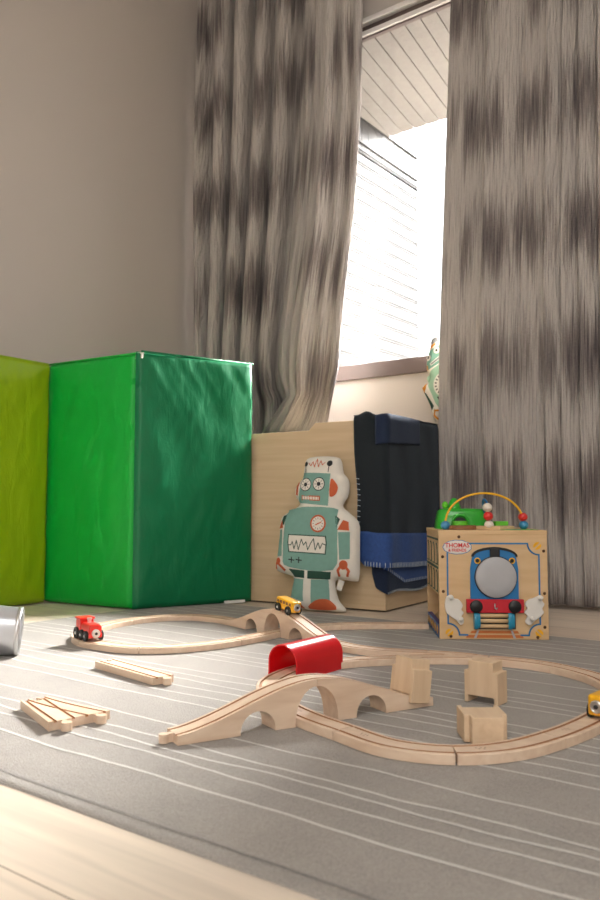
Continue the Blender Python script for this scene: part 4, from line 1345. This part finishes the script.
# printed rails at the foot
mb = MB()
for z0, z1, i0, i1 in ((.0045, .0125, .070, .225), (.0165, .0235, .082, .213)):
    flat(mb, [(i0, z0), (i1, z0), (i1-.004, z1), (i0+.004, z1)], FY-.0002, FY+.0005, 0)
for s_ in (-1, 1):
    c = .148
    flat(mb, [(c+s_*.050, .003), (c+s_*.057, .003), (c+s_*.047, .025), (c+s_*.042, .025)][::s_], FY-.0004, FY+.0004, 1)
mb.build('printed_rails', ['orange', 'grey'], cu)
# white cloud boards with two knobs
def cloud(pts, k1, k2):
    mbx = MB(); flat(mbx, smooth_poly(pts, 5), FY, -.009, 0); o = mbx.build('cloud', 'white', cu, bevel=.002)
    for kx, kz in (k1, k2):
        mk = MB(); tf = lambda p: Vector((kx+p.x, -.009-p.z, kz+p.y)); mk.lathe([(.0045, 0), (.004, .005), (.0062, .008), (.005, .012), (0, .013)], 14, 0, tf); mk.build('cloud_knob', 'white', o, smooth=True)
c1 = [(.016, .108), (.022, .117), (.034, .119), (.040, .110), (.050, .108), (.058, .100), (.062, .090), (.058, .080), (.064, .072), (.058, .062), (.064, .052), (.062, .042), (.054, .040), (.044, .052), (.032, .060), (.018, .072), (.014, .090)]
cloud(c1, (.029, .113), (.056, .056))
c2 = [(.206, .050), (.212, .042), (.222, .042), (.232, .052), (.246, .062), (.256, .074), (.252, .084), (.258, .096), (.252, .106), (.256, .114), (.248, .120), (.238, .116), (.228, .112), (.216, .108), (.206, .096), (.212, .084), (.204, .074), (.212, .064)]
cloud([(x+.022, z) for x, z in c2], (.267, .113), (.244, .058))
# lettered cloud sign
mb = MB()
sg = []
for k in range(60):
    a = 2*pi*k/60; w = 1+.055*abs(math.sin(a*6.5)); sg.append((.050+.036*w*math.cos(a), .248+.0175*w*math.sin(a)))
sg2 = [((x-.050)*1.05+.050, (z-.248)*1.08+.248) for x, z in sg]
flat(mb, sg2, FY, FY-.0006, 1); flat(mb, sg, FY-.0006, FY-.0012, 0)
sign = mb.build('lettered_sign', ['white', 'blue'], cu)


def text_part(body, size, loc, mat, parent, sxx=1.):
    c = bpy.data.curves.new('t', 'FONT'); c.body = body; c.size = size; c.align_x = 'CENTER'; c.align_y = 'CENTER'; c.extrude = .0003; c.offset = size*.02
    t = bpy.data.objects.new('t', c); C.objects.link(t)
    dg = bpy.context.evaluated_depsgraph_get(); dg.update()
    me = bpy.data.meshes.new_from_object(t.evaluated_get(dg)); bpy.data.objects.remove(t)
    me.materials.clear(); me.materials.append(M[mat])
    o = bpy.data.objects.new('lettering', me); C.objects.link(o); o.parent = parent; o.location = loc; o.rotation_euler = (pi/2, 0, 0); o.scale.x = sxx
    return o


text_part('THOMAS', .0165, (.050, FY-.0018, .2525), 'redbead', sign, .98)
text_part('& FRIENDS', .0115, (.050, FY-.0018, .2395), 'redbead', sign, .9)
# play pieces on top
TZ = CHt + .010
mb = MB()
hx, hy = .020, .105
def hillf(prof, ry):
    pass
ring = []
for z, gx, gy in ((0, 0, 0), (.004, .001, .001), (.030, .006, .006), (.046, .010, .010), (.052, .018, .016), (.053, .05, .035)):
    pts = []
    for k in range(40):
        a = 2*pi*k/40; cx = .078*abs(math.cos(a))**.45*math.copysign(1, math.cos(a)); cy = .048*abs(math.sin(a))**.5*math.copysign(1, math.sin(a))
        rib = 1 + (.018*math.sin(k*pi) if False else .012*(1 if k % 2 else -1))
        pts.append((.105+cx*rib*(1-gx/.078), .165+cy*rib*(1-gy/.048), TZ+z))
    ring.append(pts)
vs = [p for r in ring for p in r]
mb.add(vs, [(j*40+k, j*40+(k+1) % 40, (j+1)*40+(k+1) % 40, (j+1)*40+k) for j in range(len(ring)-1) for k in range(40)]); mb.add(ring[-1], [tuple(range(40))])
hill = mb.build('hill_tunnel', 'greenp', cu, autos=50); hill.location.x = -.018; hill.location.z = -.29*.22; hill.scale.z = 1.2
mb = MB(); flat(mb, [(.078, TZ+.001), (.112, TZ+.001), (.112, TZ+.018)] + [(.095+.017*math.cos(t), TZ+.018+.014*math.sin(t)) for t in np.linspace(0, pi, 12)] + [(.078, TZ+.018)], .1095, .135, 0); mb.build('tunnel_mouth', 'black', hill)
mb = MB(); arcp = [(.095+.0225*math.cos(t), .1120, TZ+.018+.020*math.sin(t)) for t in np.linspace(0, pi, 16)]; mb.tube([(.1175, .112, TZ)]+arcp+[(.0725, .112, TZ)], .004, 8); mb.build('mouth_rim', 'greenp', hill, smooth=True)
mb = MB(); mb.lathe([(.020, 0), (.016, .012), (.012, .020), (.006, .026), (0, .027)], 18, 0, lambda p: Vector((.085+p.x, .165+p.y, TZ+.052+p.z))); mb.build('hill_top', 'greenp', hill, smooth=True)
mb = MB(); mb.lathe([(0, -.010), (.006, -.008), (.010, 0), (.007, .007), (0, .010)], 14, 0, lambda p: Vector((.058+p.x, .160+p.y, TZ+.061+p.z))); o = mb.build('shrub', 'lime', hill, smooth=True)
def plate(name, cx, cy, rx, ry, z0, z1, mat, n=32):
    mbx = MB(); mbx.prism([(cx+rx*math.cos(2*pi*k/n), cy+ry*math.sin(2*pi*k/n)) for k in range(n)], z0, z1); return mbx.build(name, mat, cu, bevel=.0012)
plate('brown_disc', .072, .060, .040, .032, TZ, TZ+.012, 'plydark')
plate('green_cap', .068, .062, .021, .019, TZ+.012, TZ+.024, 'lime')
mb = MB(); mb.prism([(.112, .075), (.135, .050), (.175, .040), (.205, .055), (.222, .075), (.215, .098), (.17, .11), (.125, .10)], TZ, TZ+.010); mb.build('track_tile', 'ply', cu, bevel=.001)
mb = MB(); mb.prism([(.178, .118), (.214, .118), (.218, .145), (.175, .145)], TZ+.0005, TZ+.022); mb.build('green_tile', 'lime', cu, bevel=.002)
mb = MB(); mb.box((.225, .05, TZ+.0004), (.10, .05, .0006), 0, Matrix.Rotation(.3, 3, 'Z')); mb.build('green_print', 'lime', cu)
mb = MB(); mb.box((.215, .045, TZ+.0008), (.04, .015, .0006), 0, Matrix.Rotation(.3, 3, 'Z')); mb.build('blue_print', 'bluebead', cu)
# bead wires
def bead(x, y, z, r, mat, name='bead'):
    mbx = MB(); prof = [(r*math.sin(t), -r*.92*math.cos(t)) for t in np.linspace(0, pi, 13)]
    mbx.lathe(prof, 22, 0, lambda p: p + Vector((x, y, z))); return mbx.build(name, mat, cu, smooth=True)
ax, ay, bx, by = .026, .055, .250, .085
mb = MB(); w = []
for k in range(33):
    t = k/32; a = pi*(1-t); cx = (ax+bx)/2 + (bx-ax)/2*math.cos(a); cy = ay+(by-ay)*t
    w.append((cx, cy, TZ + .010 + .092*math.sin(a)**.9 if 0 < t < 1 else TZ))
mb.tube(w, .0031, 10); mb.build('yellow_wire_arch', 'yellowwire', cu, smooth=True)
bead(ax, ay, TZ+.012, .0135, 'bluebead'); bead(bx, by, TZ+.012, .0135, 'bluebead'); bead(bx-.002, by, TZ+.0350, .0135, 'redbead')
mb = MB(); mb.tube([(.146+.004*math.sin(k*.5), .062+.085*(k/16), TZ+.085*math.sin(pi*(.06+.9*k/16))**.8) for k in range(17)], .003, 8); mb.build('blue_wire', 'blue', cu, smooth=True)
for k, mt in enumerate(('whitebead', 'redbead', 'whitebead')): bead(.148-.002*k, .058, TZ+.013+.0245*k, .0138, mt)

# ------------------------------------------------------------------ the three blocks
Z = Vector((0, 0, 1))


def axes(ang):
    return Vector((math.cos(ang), math.sin(ang), 0)), Vector((-math.sin(ang), math.cos(ang), 0))


# standing block
a_ = math.radians(-2)
b2 = block('stepped wooden block standing upright, furthest back of the three blocks', (-.619, 1.393, 0), (0, 0, math.radians(-1.5)))
# lying block: height axis points to the camera's right front
b3 = block('stepped wooden block lying on its side, front right of the three blocks', (-.549, 1.201, .0215), (0, 0, 0))
xw, zt = axes(math.radians(36.95))
b3.rotation_euler = rot_m(xw, Z, -zt)
# tilted block leaning on the bridge end
tl = math.radians(8)
X1 = Vector((fbd.y, -fbd.x, 0)); Z1 = fbd*math.sin(tl) + Vector((0, 0, math.cos(tl))); Y1 = Z1.cross(X1)
b1 = block('stepped wooden block tilted over the right end of the near bridge', fbs + fbd*.452 + Vector((0, 0, .0095)), (0, 0, 0))
b1.rotation_euler = rot_m(X1, Y1, Z1)
